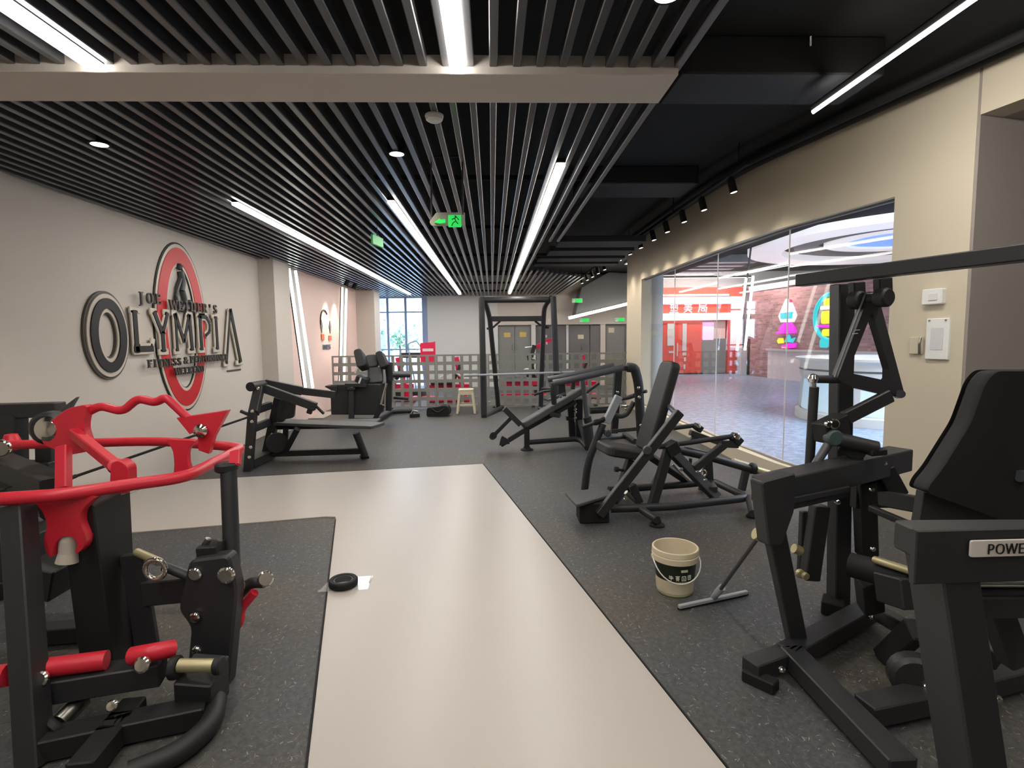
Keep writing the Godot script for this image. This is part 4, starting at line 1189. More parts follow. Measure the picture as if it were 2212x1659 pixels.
# ---------------------------------------------------------------- training machines
func beam(o: Node3D, called: String, a: Vector3, b: Vector3, w := 0.06, h := 0.06, m: Material = null, up := Vector3.UP) -> MeshInstance3D:
	return part(o, called, sh().bar(a, b, w, h, up), m if m else M.frame)

func pipe(o: Node3D, called: String, pts: Array, r := 0.025, bend := 0.08, m: Material = null) -> MeshInstance3D:
	return part(o, called, sh().tube(pts, r, bend), m if m else M.frame)

func foot(o: Node3D, p: Vector3, r := 0.06) -> void:
	part(o, "foot", sh().lathe(Vector3(p.x, 0, p.z), Vector3.UP, [Vector2(r, 0.0), Vector2(r, 0.012), Vector2(r * 0.8, 0.022), Vector2(r * 0.55, 0.03), Vector2(r * 0.5, 0.05), Vector2(0, 0.05)], 22), M.rubber)

# a cushion along a -> b, w wide along `side`, t thick, rounded
func cushion(o: Node3D, called: String, a: Vector3, b: Vector3, side: Vector3, w: float, t: float, m: Material, taper := 1.0, corner := 0.07) -> MeshInstance3D:
	var f := (b - a).normalized()
	side = (side - f * side.dot(f)).normalized()
	var l := a.distance_to(b)
	var h := w / 2.0
	var pl := Shape.soften(poly([Vector2(0, -h), Vector2(l, -h * taper), Vector2(l, h * taper), Vector2(0, h)]), corner, 5)
	return part(o, called, sh().plate(pl, a, f, side, t, minf(t * 0.4, 0.022), 4), m)

func knob(o: Node3D, called: String, a: Vector3, b: Vector3, m: Material = null) -> void:
	var d := (b - a).normalized()
	var l := a.distance_to(b)
	part(o, called, sh().lathe(a, d, [Vector2(0.011, 0), Vector2(0.011, l * 0.6), Vector2(0.022, l * 0.66), Vector2(0.022, l), Vector2(0, l)], 14), m if m else M.rubber)

func machines() -> void:
	shoulder_press()
	incline_press()
	squat_rack()
	row_bench()
	leg_machine()
	red_machine()
	left_machine()
	pendulum_machine()

func shoulder_press() -> void:
	var o := thing("shoulder_press", "black shoulder press machine with upright back pad beside the white bucket", "exercise machine", Vector3(1.5, 0, -4.6))
	var d := Vector3(0.987, 0, -0.160)
	var e := Vector3(0.160, 0, 0.987)
	# base
	pipe(o, "base_tube", [Vector3(0.952, 0.085, -4.278), Vector3(1.455, 0.085, -4.296), Vector3(2.207, 0.085, -4.485), Vector3(2.122, 0.085, -5.046), Vector3(1.9, 0.085, -4.96), Vector3(1.053, 0.085, -4.812)], 0.034, 0.1)
	pipe(o, "base_strut", [Vector3(1.197, 0.085, -4.24), Vector3(1.261, 0.07, -4.023)], 0.03)
	foot(o, Vector3(1.282, 0, -4.09))
	pipe(o, "base_strut", [Vector3(2.207, 0.085, -4.485), Vector3(2.061, 0.07, -4.117)], 0.03)
	foot(o, Vector3(2.122, -0, -4.239), 0.05)
	foot(o, Vector3(2.034, 0, -5.049), 0.05)
	beam(o, "base_beam", Vector3(1.032, 0.085, -4.486), Vector3(1.199, 0.085, -4.826), 0.06, 0.06)
	# step plate on its block
	part(o, "step_plate", sh().plate(Shape.soften(poly([Vector2(0.588, 4.384), Vector2(0.955, 4.505), Vector2(0.986, 4.312), Vector2(0.635, 4.035)]), 0.03), Vector3(0, 0.19, 0), Vector3(1, 0, 0), Vector3(0, 0, -1), 0.025, 0.005), M.pad_grey)
	part(o, "step_block", sh().box(Vector3(0.68, 0, -4.36), Vector3(0.92, 0.17, -4.17), 0.01), M.rubber)
	# long straight lever on the near side with its grip
	beam(o, "press_lever", Vector3(0.83, 0.078, -4.144), Vector3(1.508, 0.883, -4.253), 0.05, 0.075, null, d)
	pipe(o, "lever_grip", [Vector3(1.475, 0.872, -4.248), Vector3(1.525, 0.899, -4.655)], 0.022, 0.05, M.frame_grey)
	part(o, "lever_hub", sh().disc(Vector3(1.216, 0.59, -4.206) + e * 0.03, e, 0.036, 0.03), M.frame_grey)
	# bent lever on the far side, its flat top coloured pale for the light on it, its grip
	pipe(o, "far_lever", [Vector3(0.855, 0.05, -4.96), Vector3(0.888, 0.321, -4.966), Vector3(1.034, 0.674, -4.989)], 0.036, 0.12)
	beam(o, "lever_plate", Vector3(1.063, 0.682, -4.994), Vector3(1.19, 0.932, -5.015), 0.05, 0.07, M.steel_dull, d)
	pipe(o, "far_grip", [Vector3(1.072, 0.727, -4.995), Vector3(0.996, 0.703, -4.983), Vector3(0.94, 0.682, -4.974), Vector3(0.832, 0.651, -4.957)], 0.017, 0.02)
	part(o, "grip_sleeve", sh().lathe(Vector3(1.062, 0.72, -4.994), Vector3(0.935, 0.681, -4.973) - Vector3(1.062, 0.72, -4.994), [Vector2(0.02, 0), Vector2(0.028, 0.02), Vector2(0.022, 0.06), Vector2(0.03, 0.10), Vector2(0.022, 0.125)], 16), M.rubber)
	part(o, "lever_hub", sh().disc(Vector3(1.068, 0.589, -4.995) + e * 0.03, e, 0.035, 0.05), M.frame_grey)
	# seat, its post and pull pin
	cushion(o, "seat", Vector3(0.933, 0.539, -4.559), Vector3(1.3, 0.463, -4.619), e, 0.36, 0.085, M.pad, 1.0, 0.08)
	beam(o, "seat_post", Vector3(1.202, 0.417, -4.603), Vector3(1.106, 0.147, -4.587), 0.07, 0.07, M.frame, d)
	knob(o, "pull_pin", Vector3(1.098, 0.366, -4.421), Vector3(1.017, 0.383, -4.408))
	# back pad and its bracket
	var b0: Vector3 = Vector3(1.331, 0.492, -4.624)
	var b1: Vector3 = Vector3(1.569, 1.268, -4.662)
	cushion(o, "back_pad", b0, b1, e, 0.29, 0.085, M.pad, 0.86, 0.07)
	beam(o, "pad_bracket", b0.lerp(b1, 0.1) + d * 0.06, b0.lerp(b1, 0.75) + d * 0.05, 0.06, 0.04, M.frame_dark, d)
	# frame behind the seat
	beam(o, "upright", Vector3(1.461, 0.563, -4.372), Vector3(1.317, 0.071, -4.348), 0.06, 0.075, null, d)
	beam(o, "upright", Vector3(1.665, 0.395, -4.938), Vector3(1.504, 0.086, -4.912), 0.05, 0.06, null, d)
	beam(o, "brace", Vector3(1.581, 0.469, -4.664), Vector3(1.914, 0.102, -4.445), 0.06, 0.085, null, d)
	beam(o, "brace", Vector3(1.39, 0.428, -4.633), Vector3(1.846, 0.105, -4.968), 0.05, 0.06, null, d)
	beam(o, "brace", Vector3(1.137, 0.273, -4.319), Vector3(1.206, 0.113, -4.33), 0.05, 0.06, null, d)
	pipe(o, "guide_rod", [Vector3(1.592, 0.351, -4.666), Vector3(1.757, 0.189, -4.693)], 0.012, 0.0, M.chrome)
	pipe(o, "guide_rod", [Vector3(1.087, 0.211, -4.311), Vector3(1.172, 0.132, -4.325)], 0.02, 0.0, M.steel)
	part(o, "joint_block", sh().bar(Vector3(1.461, 0.604, -4.372), Vector3(1.509, 0.511, -4.379), 0.11, 0.1, e), M.frame_dark)
	# links to the weight arms, near and far
	pipe(o, "link_rod", [Vector3(1.371, 0.576, -4.357), Vector3(2.036, 0.632, -4.465)], 0.021, 0.0)
	part(o, "link_clamp", sh().bar(Vector3(2.036, 0.641, -4.465), Vector3(2.111, 0.57, -4.477), 0.07, 0.07, e), M.frame_dark)
	bolt(o, Vector3(2.059, 0.635, -4.468) + e * 0.035, e + Vector3(0, 0.4, 0), 0.03)
	pipe(o, "link_rod", [Vector3(1.691, 0.628, -4.942), Vector3(1.896, 0.644, -4.976)], 0.021, 0.0)
	part(o, "link_clamp", sh().bar(Vector3(1.906, 0.646, -4.977), Vector3(1.976, 0.597, -4.989), 0.06, 0.06, e), M.frame_dark)
	bolt(o, Vector3(1.93, 0.645, -4.981) + e * 0.03, e + Vector3(0, 0.4, 0), 0.024)
	beam(o, "weight_arm", Vector3(1.695, 0.373, -4.409), Vector3(1.966, 0.565, -4.453), 0.045, 0.065, null, d)
	beam(o, "weight_arm", Vector3(1.93, 0.575, -4.448), Vector3(2.093, 0.559, -4.474), 0.05, 0.06)
	beam(o, "far_arm", Vector3(1.862, 0.579, -4.97), Vector3(2.179, 0.461, -5.022), 0.05, 0.05)
	beam(o, "far_arm", Vector3(1.85, 0.478, -4.968), Vector3(1.947, 0.556, -4.984), 0.045, 0.05)
	beam(o, "far_arm", Vector3(1.811, 0.424, -4.962), Vector3(2.061, 0.354, -5.002), 0.045, 0.05)
	beam(o, "arm_post", Vector3(1.932, 0.401, -4.721), Vector3(1.951, 0.16, -4.724), 0.05, 0.075, null, d)
	beam(o, "arm_post", Vector3(1.951, 0.169, -4.724), Vector3(1.881, 0.177, -4.44), 0.05, 0.06, null, d)
	part(o, "chrome_ring", sh().ring(Vector3(1.869, 0.259, -4.711) + e * 0.04, e, 0.03, 0.009), M.chrome)
	# weight horn with collar and polished sleeve
	pipe(o, "horn_tube", [Vector3(1.599, 0.486, -4.667), Vector3(1.946, 0.396, -4.723), Vector3(2.295, 0.282, -4.78)], 0.034, 0.1)
	pipe(o, "horn_tube", [Vector3(2.295, 0.282, -4.78), Vector3(2.63, 0.159, -4.834)], 0.033, 0.0, M.frame_dark)
	pipe(o, "horn_sleeve", [Vector3(2.316, 0.279, -5.044), Vector3(2.503, 0.215, -5.074)], 0.028, 0.0, M.cream)
	pipe(o, "horn_sleeve", [Vector3(2.419, 0.249, -4.8), Vector3(2.62, 0.18, -4.832)], 0.036, 0.0, M.brass)
	part(o, "collar", sh().lathe(Vector3(2.369, 0.268, -4.792), d + Vector3(0, -0.2, 0), [Vector2(0.03, 0), Vector2(0.052, 0.005), Vector2(0.052, 0.035), Vector2(0.03, 0.04)], 20), M.frame_dark)
	beam(o, "horn_leg", Vector3(2.321, 0.244, -4.784), Vector3(2.282, 0.065, -4.778), 0.05, 0.06, null, d)
	pipe(o, "strut", [Vector3(1.767, 0.393, -4.694), Vector3(1.765, 0.287, -4.694)], 0.014, 0.0)
	for q in [Vector3(1.704, 0.351, -4.411), Vector3(1.776, 0.276, -4.423), Vector3(1.555, 0.385, -4.387), Vector3(1.067, 0.16, -4.308)]:
		bolt(o, q + e * 0.035, e, 0.016)

func incline_press() -> void:
	var o := thing("incline_press", "black incline bench press machine with two long lever tubes before the curved glass", "exercise machine", Vector3(1.3, 0, -7.2))
	var z := Vector3(0, 0, 1)
	# bench
	cushion(o, "bench_pad", Vector3(0.373, 0.34, -7), Vector3(1.189, 0.792, -7.1), z, 0.30, 0.085, M.pad_grey, 0.9, 0.08)
	beam(o, "bench_rail", Vector3(0.091, 0.085, -7), Vector3(0.457, 0.302, -7), 0.06, 0.065)
	beam(o, "bench_rail", Vector3(0.457, 0.302, -7), Vector3(1.096, 0.633, -7.05), 0.06, 0.05, M.frame_dark)
	beam(o, "front_leg", Vector3(0.439, 0.303, -7), Vector3(0.44, 0.016, -7.04), 0.07, 0.07, M.frame, Vector3(1, 0, 0))
	foot(o, Vector3(0.441, 0, -7.04), 0.085)
	# leg hold
	beam(o, "hold_bar", Vector3(0.143, 0.583, -6.9), Vector3(0.353, 0.365, -6.9), 0.07, 0.07)
	beam(o, "hold_bar", Vector3(-0.01, 0.212, -6.95), Vector3(0.226, 0.447, -6.95), 0.05, 0.05)
	part(o, "hold_web", sh().plate(poly([Vector2(0, 0), Vector2(0.14, 0.02), Vector2(0.12, 0.08), Vector2(0.04, 0.13), Vector2(0.02, 0.09)]), Vector3(0.072, 0.088, -6.95), Vector3(1, 0, 0), Vector3.UP, 0.03), M.frame)
	part(o, "hold_roller", sh().tube([Vector3(-0.014, 0.17, -7.15), Vector3(-0.002, 0.255, -6.75)], 0.045, 0.0, 16), M.rubber)
	# base
	pipe(o, "base_tube", [Vector3(0.467, 0.104, -7.05), Vector3(1.164, 0.108, -7.2), Vector3(1.23, 0.038, -6.95)], 0.036, 0.1)
	pipe(o, "base_tube", [Vector3(1.292, 0.058, -7.3), Vector3(1.637, 0.052, -7.6), Vector3(1.96, 0.008, -7.8)], 0.034, 0.1, M.frame_grey)
	pipe(o, "base_tube", [Vector3(1.94, 0.049, -7.8), Vector3(1.966, 0.036, -7.3)], 0.036, 0.1)
	# posts at the head of the bench
	beam(o, "post", Vector3(1.061, 0.65, -7.3), Vector3(1.117, 0.061, -7.5), 0.09, 0.09, M.frame, Vector3(1, 0, 0))
	beam(o, "post", Vector3(1.165, 0.659, -7.2), Vector3(1.18, 0.098, -7.3), 0.08, 0.09, M.frame_dark, Vector3(1, 0, 0))
	pipe(o, "pin_strip", [Vector3(1.114, 0.651, -7.2), Vector3(1.12, 0.337, -7.24)], 0.012, 0.0, M.chrome)
	for y in [640, 720, 765, 850]:
		bolt(o, Vector3.ZERO + o.position * 0.0 + [Vector3(1.107, 0.591, -7.17), Vector3(1.108, 0.517, -7.18), Vector3(1.108, 0.475, -7.18), Vector3(1.111, 0.395, -7.2)][[640, 720, 765, 850].find(y)], z, 0.022)
	part(o, "post_cap", sh().bar(Vector3(1.013, 0.366, -7.4), Vector3(1.131, 0.369, -7.4), 0.11, 0.06), M.frame)
	pipe(o, "slim_post", [Vector3(1.173, 0.943, -6.95), Vector3(1.19, 0.776, -6.95), Vector3(1.23, 0.43, -6.95)], 0.032, 0.1, M.frame_grey)
	part(o, "post_collar", sh().tube([Vector3(1.23, 0.439, -6.95), Vector3(1.248, 0.368, -6.95)], 0.055, 0.0, 16), M.frame_dark)
	pipe(o, "thick_post", [Vector3(1.234, 0.332, -6.95), Vector3(1.276, -0.001, -6.98)], 0.068, 0.0)
	beam(o, "slant_brace", Vector3(1.173, 0.357, -7.2), Vector3(1.23, 0.063, -7), 0.05, 0.06, M.frame_grey, Vector3(1, 0, 0))
	# long lever tubes, near and far, and the bracket between them
	pipe(o, "lever_tube", [Vector3(0.76, 0.914, -6.75), Vector3(0.939, 0.945, -6.75), Vector3(1.306, 1.02, -6.75), Vector3(1.656, 1.1, -6.75)], 0.042, 0.2, M.frame_grey)
	pipe(o, "lever_tube", [Vector3(0.753, 0.917, -7.3), Vector3(1.246, 1.002, -7.3), Vector3(1.661, 1.097, -7.3)], 0.04, 0.2, M.frame_grey)
	part(o, "pivot_block", sh().bar(Vector3(1.684, 1.083, -6.9), Vector3(1.767, 1.082, -6.9), 0.14, 0.06), M.frame_dark)
	pipe(o, "lever_drop", [Vector3(0.768, 0.913, -6.75), Vector3(0.759, 0.837, -6.75), Vector3(0.781, 0.642, -6.8)], 0.035, 0.05)
	pipe(o, "lever_drop", [Vector3(1.057, 0.923, -7), Vector3(1.048, 0.808, -7)], 0.03, 0.05)
	# right upright with its bent top, and the rear post
	pipe(o, "upright", [Vector3(1.733, 1.094, -6.85), Vector3(1.828, 1.088, -6.85), Vector3(1.896, 0.884, -6.9), Vector3(1.966, 0.158, -7)], 0.062, 0.22)
	beam(o, "rear_post", Vector3(1.745, 1.03, -7.4), Vector3(1.724, 0.646, -7.4), 0.1, 0.1, M.frame_dark, Vector3(1, 0, 0))
	beam(o, "rear_post", Vector3(1.724, 0.646, -7.4), Vector3(1.739, 0.118, -7.6), 0.09, 0.09, M.frame, Vector3(1, 0, 0))
	pipe(o, "cross_tube", [Vector3(1.747, 0.639, -7.3), Vector3(1.824, 0.658, -7.2), Vector3(1.88, 0.715, -7)], 0.03, 0.06)
	pipe(o, "side_handle", [Vector3(1.587, 0.461, -7), Vector3(1.694, 0.432, -7), Vector3(1.775, 0.467, -7), Vector3(1.863, 0.626, -7)], 0.034, 0.1)
	pipe(o, "chrome_bar", [Vector3(1.709, 0.561, -7.1), Vector3(1.818, 0.559, -7.1)], 0.014, 0.0, M.chrome)
	beam(o, "low_bar", Vector3(1.679, 0.169, -7.4), Vector3(1.929, 0.266, -7), 0.05, 0.05)
	knob(o, "side_peg", Vector3(1.88, 0.752, -6.9), Vector3(1.974, 0.787, -6.8), M.frame)
	# plate holders
	pipe(o, "plate_sleeve", [Vector3(1.402, 0.427, -7.7), Vector3(1.745, 0.441, -7.7)], 0.055, 0.0, M.frame)
	pipe(o, "sleeve_top", [Vector3(1.395, 0.472, -7.66), Vector3(1.707, 0.483, -7.66)], 0.016, 0.0, M.steel)
	pipe(o, "holder_rod", [Vector3(0.555, 0.719, -7.2), Vector3(0.674, 0.763, -7.2), Vector3(0.801, 0.775, -7.2)], 0.018, 0.02)
	pipe(o, "holder_rod", [Vector3(0.683, 0.775, -7.5), Vector3(0.834, 0.759, -7.5)], 0.016, 0.0)
	beam(o, "flat_hook", Vector3(0.7, 0.685, -6.8), Vector3(0.924, 0.776, -6.8), 0.04, 0.03, M.frame_grey)
	pipe(o, "hook_end", [Vector3(0.704, 0.687, -6.8), Vector3(0.678, 0.696, -6.8), Vector3(0.648, 0.709, -6.8)], 0.012, 0.02, M.frame_grey)
	part(o, "hook_stop", sh().plate(poly([Vector2(-0.05, -0.1), Vector2(0.05, -0.1), Vector2(0.03, 0.1), Vector2(-0.05, 0.1)]), Vector3(0.892, 0.834, -6.85), Vector3(1, 0, 0), Vector3.UP, 0.02), M.frame)
	pipe(o, "holder_rod", [Vector3(1.204, 0.773, -6.85), Vector3(1.247, 0.811, -6.85), Vector3(1.369, 0.896, -6.85)], 0.02, 0.03)
	part(o, "holder_foot", sh().bar(Vector3(0.736, 0.492, -6.95), Vector3(0.868, 0.468, -6.95), 0.12, 0.05), M.frame)
	for q in [Vector3(1.867, 0.832, -6.8), Vector3(1.883, 0.709, -6.82), Vector3(1.929, 0.328, -6.9), Vector3(1.723, 0.723, -7.34), Vector3(1.746, 0.542, -6.94), Vector3(1.945, 0.02, -7.74), Vector3(0.858, 0.74, -6.76)]:
		bolt(o, q, z, 0.02)

func squat_rack() -> void:
	var o := thing("squat_rack", "tall black squat rack with sloping rear legs near the lattice fence", "squat rack", Vector3(0.5, 0, -10.4))
	pipe(o, "front_post", [Vector3(-0.185, 2.246, -10.05), Vector3(-0.174, 0.018, -10.05)], 0.058, 0.0)
	pipe(o, "front_post", [Vector3(1.143, 2.241, -10.02), Vector3(1.222, -0.002, -10.02)], 0.058, 0.0)
	pipe(o, "rear_leg", [Vector3(-0.16, 2.223, -10.1), Vector3(-0.092, 2.083, -10.3), Vector3(-0.041, 1.87, -10.45), Vector3(0.112, 0.011, -11.2)], 0.048, 0.2)
	pipe(o, "rear_leg", [Vector3(1.116, 2.229, -10.1), Vector3(1.008, 2.09, -10.3), Vector3(1.002, 1.859, -10.45), Vector3(0.982, -0.006, -11)], 0.048, 0.2)
	pipe(o, "top_bar", [Vector3(-0.124, 2.193, -10.1), Vector3(1.07, 2.192, -10.1)], 0.055, 0.0)
	beam(o, "cross_bar", Vector3(-0.005, 1.855, -10.45), Vector3(0.984, 1.852, -10.45), 0.07, 0.1, M.frame_dark)
	beam(o, "gusset", Vector3(0.012, 1.685, -10.5), Vector3(0.162, 1.812, -10.45), 0.03, 0.035, M.frame_dark)
	beam(o, "gusset", Vector3(0.968, 1.712, -10.5), Vector3(0.834, 1.805, -10.45), 0.03, 0.035, M.frame_dark)
	pipe(o, "base_tube", [Vector3(-0.174, 0.004, -10.05), Vector3(0.188, 0.049, -11.1)], 0.045, 0.0)
	pipe(o, "base_tube", [Vector3(1.204, -0.001, -10.02), Vector3(0.962, 0.039, -11)], 0.045, 0.0)
	part(o, "tube_cap", sh().disc(Vector3(-0.173, 0.011, -10), Vector3(0, 0, 1), 0.05, 0.03), M.rubber)
	part(o, "tube_cap", sh().disc(Vector3(1.199, 0.001, -9.98), Vector3(0, 0, 1), 0.05, 0.03), M.rubber)
	# hooks that hold the bar, stops and pegs
	for x in [412.0, 1160.0]:
		var left: bool = x < 600.0
		var p: Vector3 = Vector3(-0.173, 0.762, -9.96) if left else Vector3(1.171, 0.78, -9.94)
		part(o, "bar_hook", sh().plate(poly([Vector2(-0.03, -0.05), Vector2(0.03, -0.05), Vector2(0.03, 0.03), Vector2(0.018, 0.03), Vector2(0.018, -0.02), Vector2(-0.03, -0.02)]), p + Vector3(0, 0.0, -0.0), Vector3(0, 0, 1), Vector3.UP, 0.05, 0.002), M.frame_dark)
	knob(o, "storage_peg", Vector3(0.012, 1.686, -10.55), Vector3(-0.101, 1.669, -10.55), M.frame)
	knob(o, "storage_peg", Vector3(1.048, 1.684, -10.55), Vector3(1.115, 1.689, -10.55), M.frame)
	part(o, "rubber_stop", sh().disc(Vector3(1.072, 1.688, -10.5), Vector3(1, 0, 0.2), 0.03, 0.06), M.rubber)
	for q in [Vector3(1.052, 1.805, -9.95), Vector3(1.037, 1.509, -10.3), Vector3(1.044, 1.376, -10.3)]:
		part(o, "label_plate", sh().box(q - Vector3(0.014, 0.025, 0.0), q + Vector3(0.014, 0.025, 0.008), 0.003), M.wall_grey)
	for q in [Vector3(-0.064, 0.298, -9.99), Vector3(0.995, 0.453, -10.85), Vector3(1.008, 0.045, -10.95)]:
		bolt(o, q, Vector3(0, 0, 1), 0.02)
	var bar := thing("barbell", "bare steel barbell resting across the squat rack", "barbell", Vector3(0.498, 0.821, -9.93))
	part(bar, "shaft", sh().tube([Vector3(-0.527, 0.803, -9.93), Vector3(1.521, 0.84, -9.93)], 0.02, 0.0, 12), M.steel_dull)
	part(bar, "sleeve", sh().tube([Vector3(-0.527, 0.803, -9.93), Vector3(-0.278, 0.807, -9.93)], 0.026, 0.0, 14), M.steel_dull)
	part(bar, "sleeve", sh().tube([Vector3(1.278, 0.836, -9.93), Vector3(1.524, 0.84, -9.93)], 0.026, 0.0, 14), M.steel_dull)
	part(bar, "collar", sh().tube([Vector3(-0.278, 0.807, -9.93), Vector3(-0.259, 0.808, -9.93)], 0.035, 0.0, 14), M.steel)
	part(bar, "collar", sh().tube([Vector3(1.258, 0.835, -9.93), Vector3(1.278, 0.836, -9.93)], 0.035, 0.0, 14), M.steel)

func row_bench() -> void:
	var o := thing("rowing_bench", "black plate loaded bench machine with a long flat pad by the left wall", "exercise machine", Vector3(-2.2, 0, -6.7))
	var z := Vector3(0, 0, 1)
	beam(o, "bench_top", Vector3(-2.697, 0.455, -6.884), Vector3(-1.388, 0.455, -6.473), 0.32, 0.035, M.pad_grey)
	part(o, "bench_pad", sh().plate(Shape.soften(poly([Vector2(-0.16, -0.66), Vector2(0.16, -0.66), Vector2(0.16, 0.66), Vector2(-0.16, 0.66)]), 0.03), (Vector3(-2.839, 0.4, -7.247) + Vector3(-1.483, 0.4, -6.816)) / 2.0, Vector3(0, 0, 1), Vector3(-1.483, 0.4, -6.816) - Vector3(-2.839, 0.4, -7.247), 0.08, 0.012, 3), M.pad)
	pipe(o, "front_leg", [Vector3(-1.702, 0.34, -6.65), Vector3(-1.616, 0.037, -6.7)], 0.045, 0.0)
	part(o, "foot", sh().bar(Vector3(-1.683, 0.015, -6.734), Vector3(-1.587, 0.015, -6.773), 0.12, 0.03), M.rubber)
	beam(o, "base_beam", Vector3(-2.845, 0.075, -6.762), Vector3(-1.665, 0.09, -6.757), 0.07, 0.07, M.frame_dark)
	beam(o, "base_beam", Vector3(-2.832, 0.06, -6.83), Vector3(-2.859, 0.06, -6.288), 0.12, 0.1)
	# uprights
	beam(o, "front_post", Vector3(-2.749, 0.683, -6.2), Vector3(-2.838, -0.013, -6.2), 0.085, 0.085, M.frame, Vector3(1, 0, 0))
	beam(o, "front_post", Vector3(-2.793, 0.924, -6.5), Vector3(-2.74, 0.663, -6.2), 0.09, 0.1, M.frame, Vector3(1, 0, 0))
	beam(o, "rear_post", Vector3(-2.655, 0.793, -6.75), Vector3(-2.907, 0.068, -6.9), 0.11, 0.1, M.frame, Vector3(1, 0, 0))
	beam(o, "cross_bar", Vector3(-2.766, 0.686, -6.25), Vector3(-2.757, 0.697, -6.7), 0.06, 0.09)
	beam(o, "cross_bar", Vector3(-2.762, 0.49, -6.25), Vector3(-2.799, 0.48, -6.75), 0.06, 0.09)
	# lever arms with hooked ends
	part(o, "pivot_tube", sh().tube([Vector3(-2.851, 0.954, -6.4), Vector3(-2.826, 0.953, -6.75)], 0.055, 0.0, 18), M.frame_dark)
	beam(o, "lever_arm", Vector3(-2.826, 0.963, -6.75), Vector3(-2.404, 0.853, -6.85), 0.09, 0.11)
	beam(o, "lever_arm", Vector3(-2.404, 0.853, -6.85), Vector3(-2.032, 0.788, -6.95), 0.07, 0.09)
	beam(o, "lever_arm", Vector3(-2.724, 0.923, -6.5), Vector3(-2.131, 0.691, -6.5), 0.07, 0.1)
	beam(o, "hook", Vector3(-2.18, 0.712, -6.5), Vector3(-2.219, 0.611, -6.5), 0.04, 0.06, M.frame_dark)
	beam(o, "hook", Vector3(-2.13, 0.701, -6.5), Vector3(-2.04, 0.606, -6.5), 0.03, 0.03, M.frame_dark)
	part(o, "link_plate", sh().plate(Shape.soften(poly([Vector2(-0.09, 0.0), Vector2(0.06, 0.02), Vector2(0.1, 0.3), Vector2(0.0, 0.32), Vector2(-0.03, 0.18)]), 0.04), Vector3(-2.493, 0.53, -6.6), Vector3(1, 0, 0), Vector3.UP, 0.05), M.frame)
	part(o, "link_plate", sh().plate(Shape.soften(poly([Vector2(0, 0), Vector2(0.1, 0.0), Vector2(0.16, 0.28), Vector2(0.05, 0.28)]), 0.04), Vector3(-2.686, 0.486, -6.7), Vector3(1, 0, 0), Vector3.UP, 0.05), M.frame)
	part(o, "weight_disc", sh().disc(Vector3(-2.694, 0.223, -6.7), Vector3(0.4, 0, 1), 0.13, 0.05, 28), M.frame_dark)
	beam(o, "slant_leg", Vector3(-2.398, 0.414, -6.6), Vector3(-2.621, 0.095, -6.75), 0.06, 0.07, M.frame, Vector3(1, 0, 0))
	beam(o, "slant_leg", Vector3(-2.596, 0.403, -6.75), Vector3(-2.659, 0.095, -6.85), 0.05, 0.06, M.frame, Vector3(1, 0, 0))
	pipe(o, "holder_peg", [Vector3(-2.811, 0.643, -6.25), Vector3(-2.908, 0.688, -6.25)], 0.02, 0.0)
	for q in [Vector3(-2.726, 0.7, -6.14), Vector3(-2.737, 0.581, -6.14), Vector3(-2.765, 0.287, -6.14), Vector3(-2.787, 0.171, -6.14), Vector3(-2.775, 0.931, -6.43), Vector3(-2.788, 0.318, -6.8)]:
		bolt(o, q, z, 0.02)
	# a thin black bar that lies from the far left machine to the bench
	var rod := thing("thin_bar", "thin black bar leaning between the bench machine and the far left machine", "bar", Vector3(-2.767, 0.635, -6.12))
	part(rod, "shaft", sh().tube([Vector3(-2.758, 0.638, -6.11), Vector3(-3.403, 0.415, -4.4)], 0.012, 0.0, 10), M.black)
	part(rod, "end_cap", sh().tube([Vector3(-3.403, 0.416, -4.42), Vector3(-3.409, 0.411, -4.36)], 0.016, 0.0, 10), M.rubber)

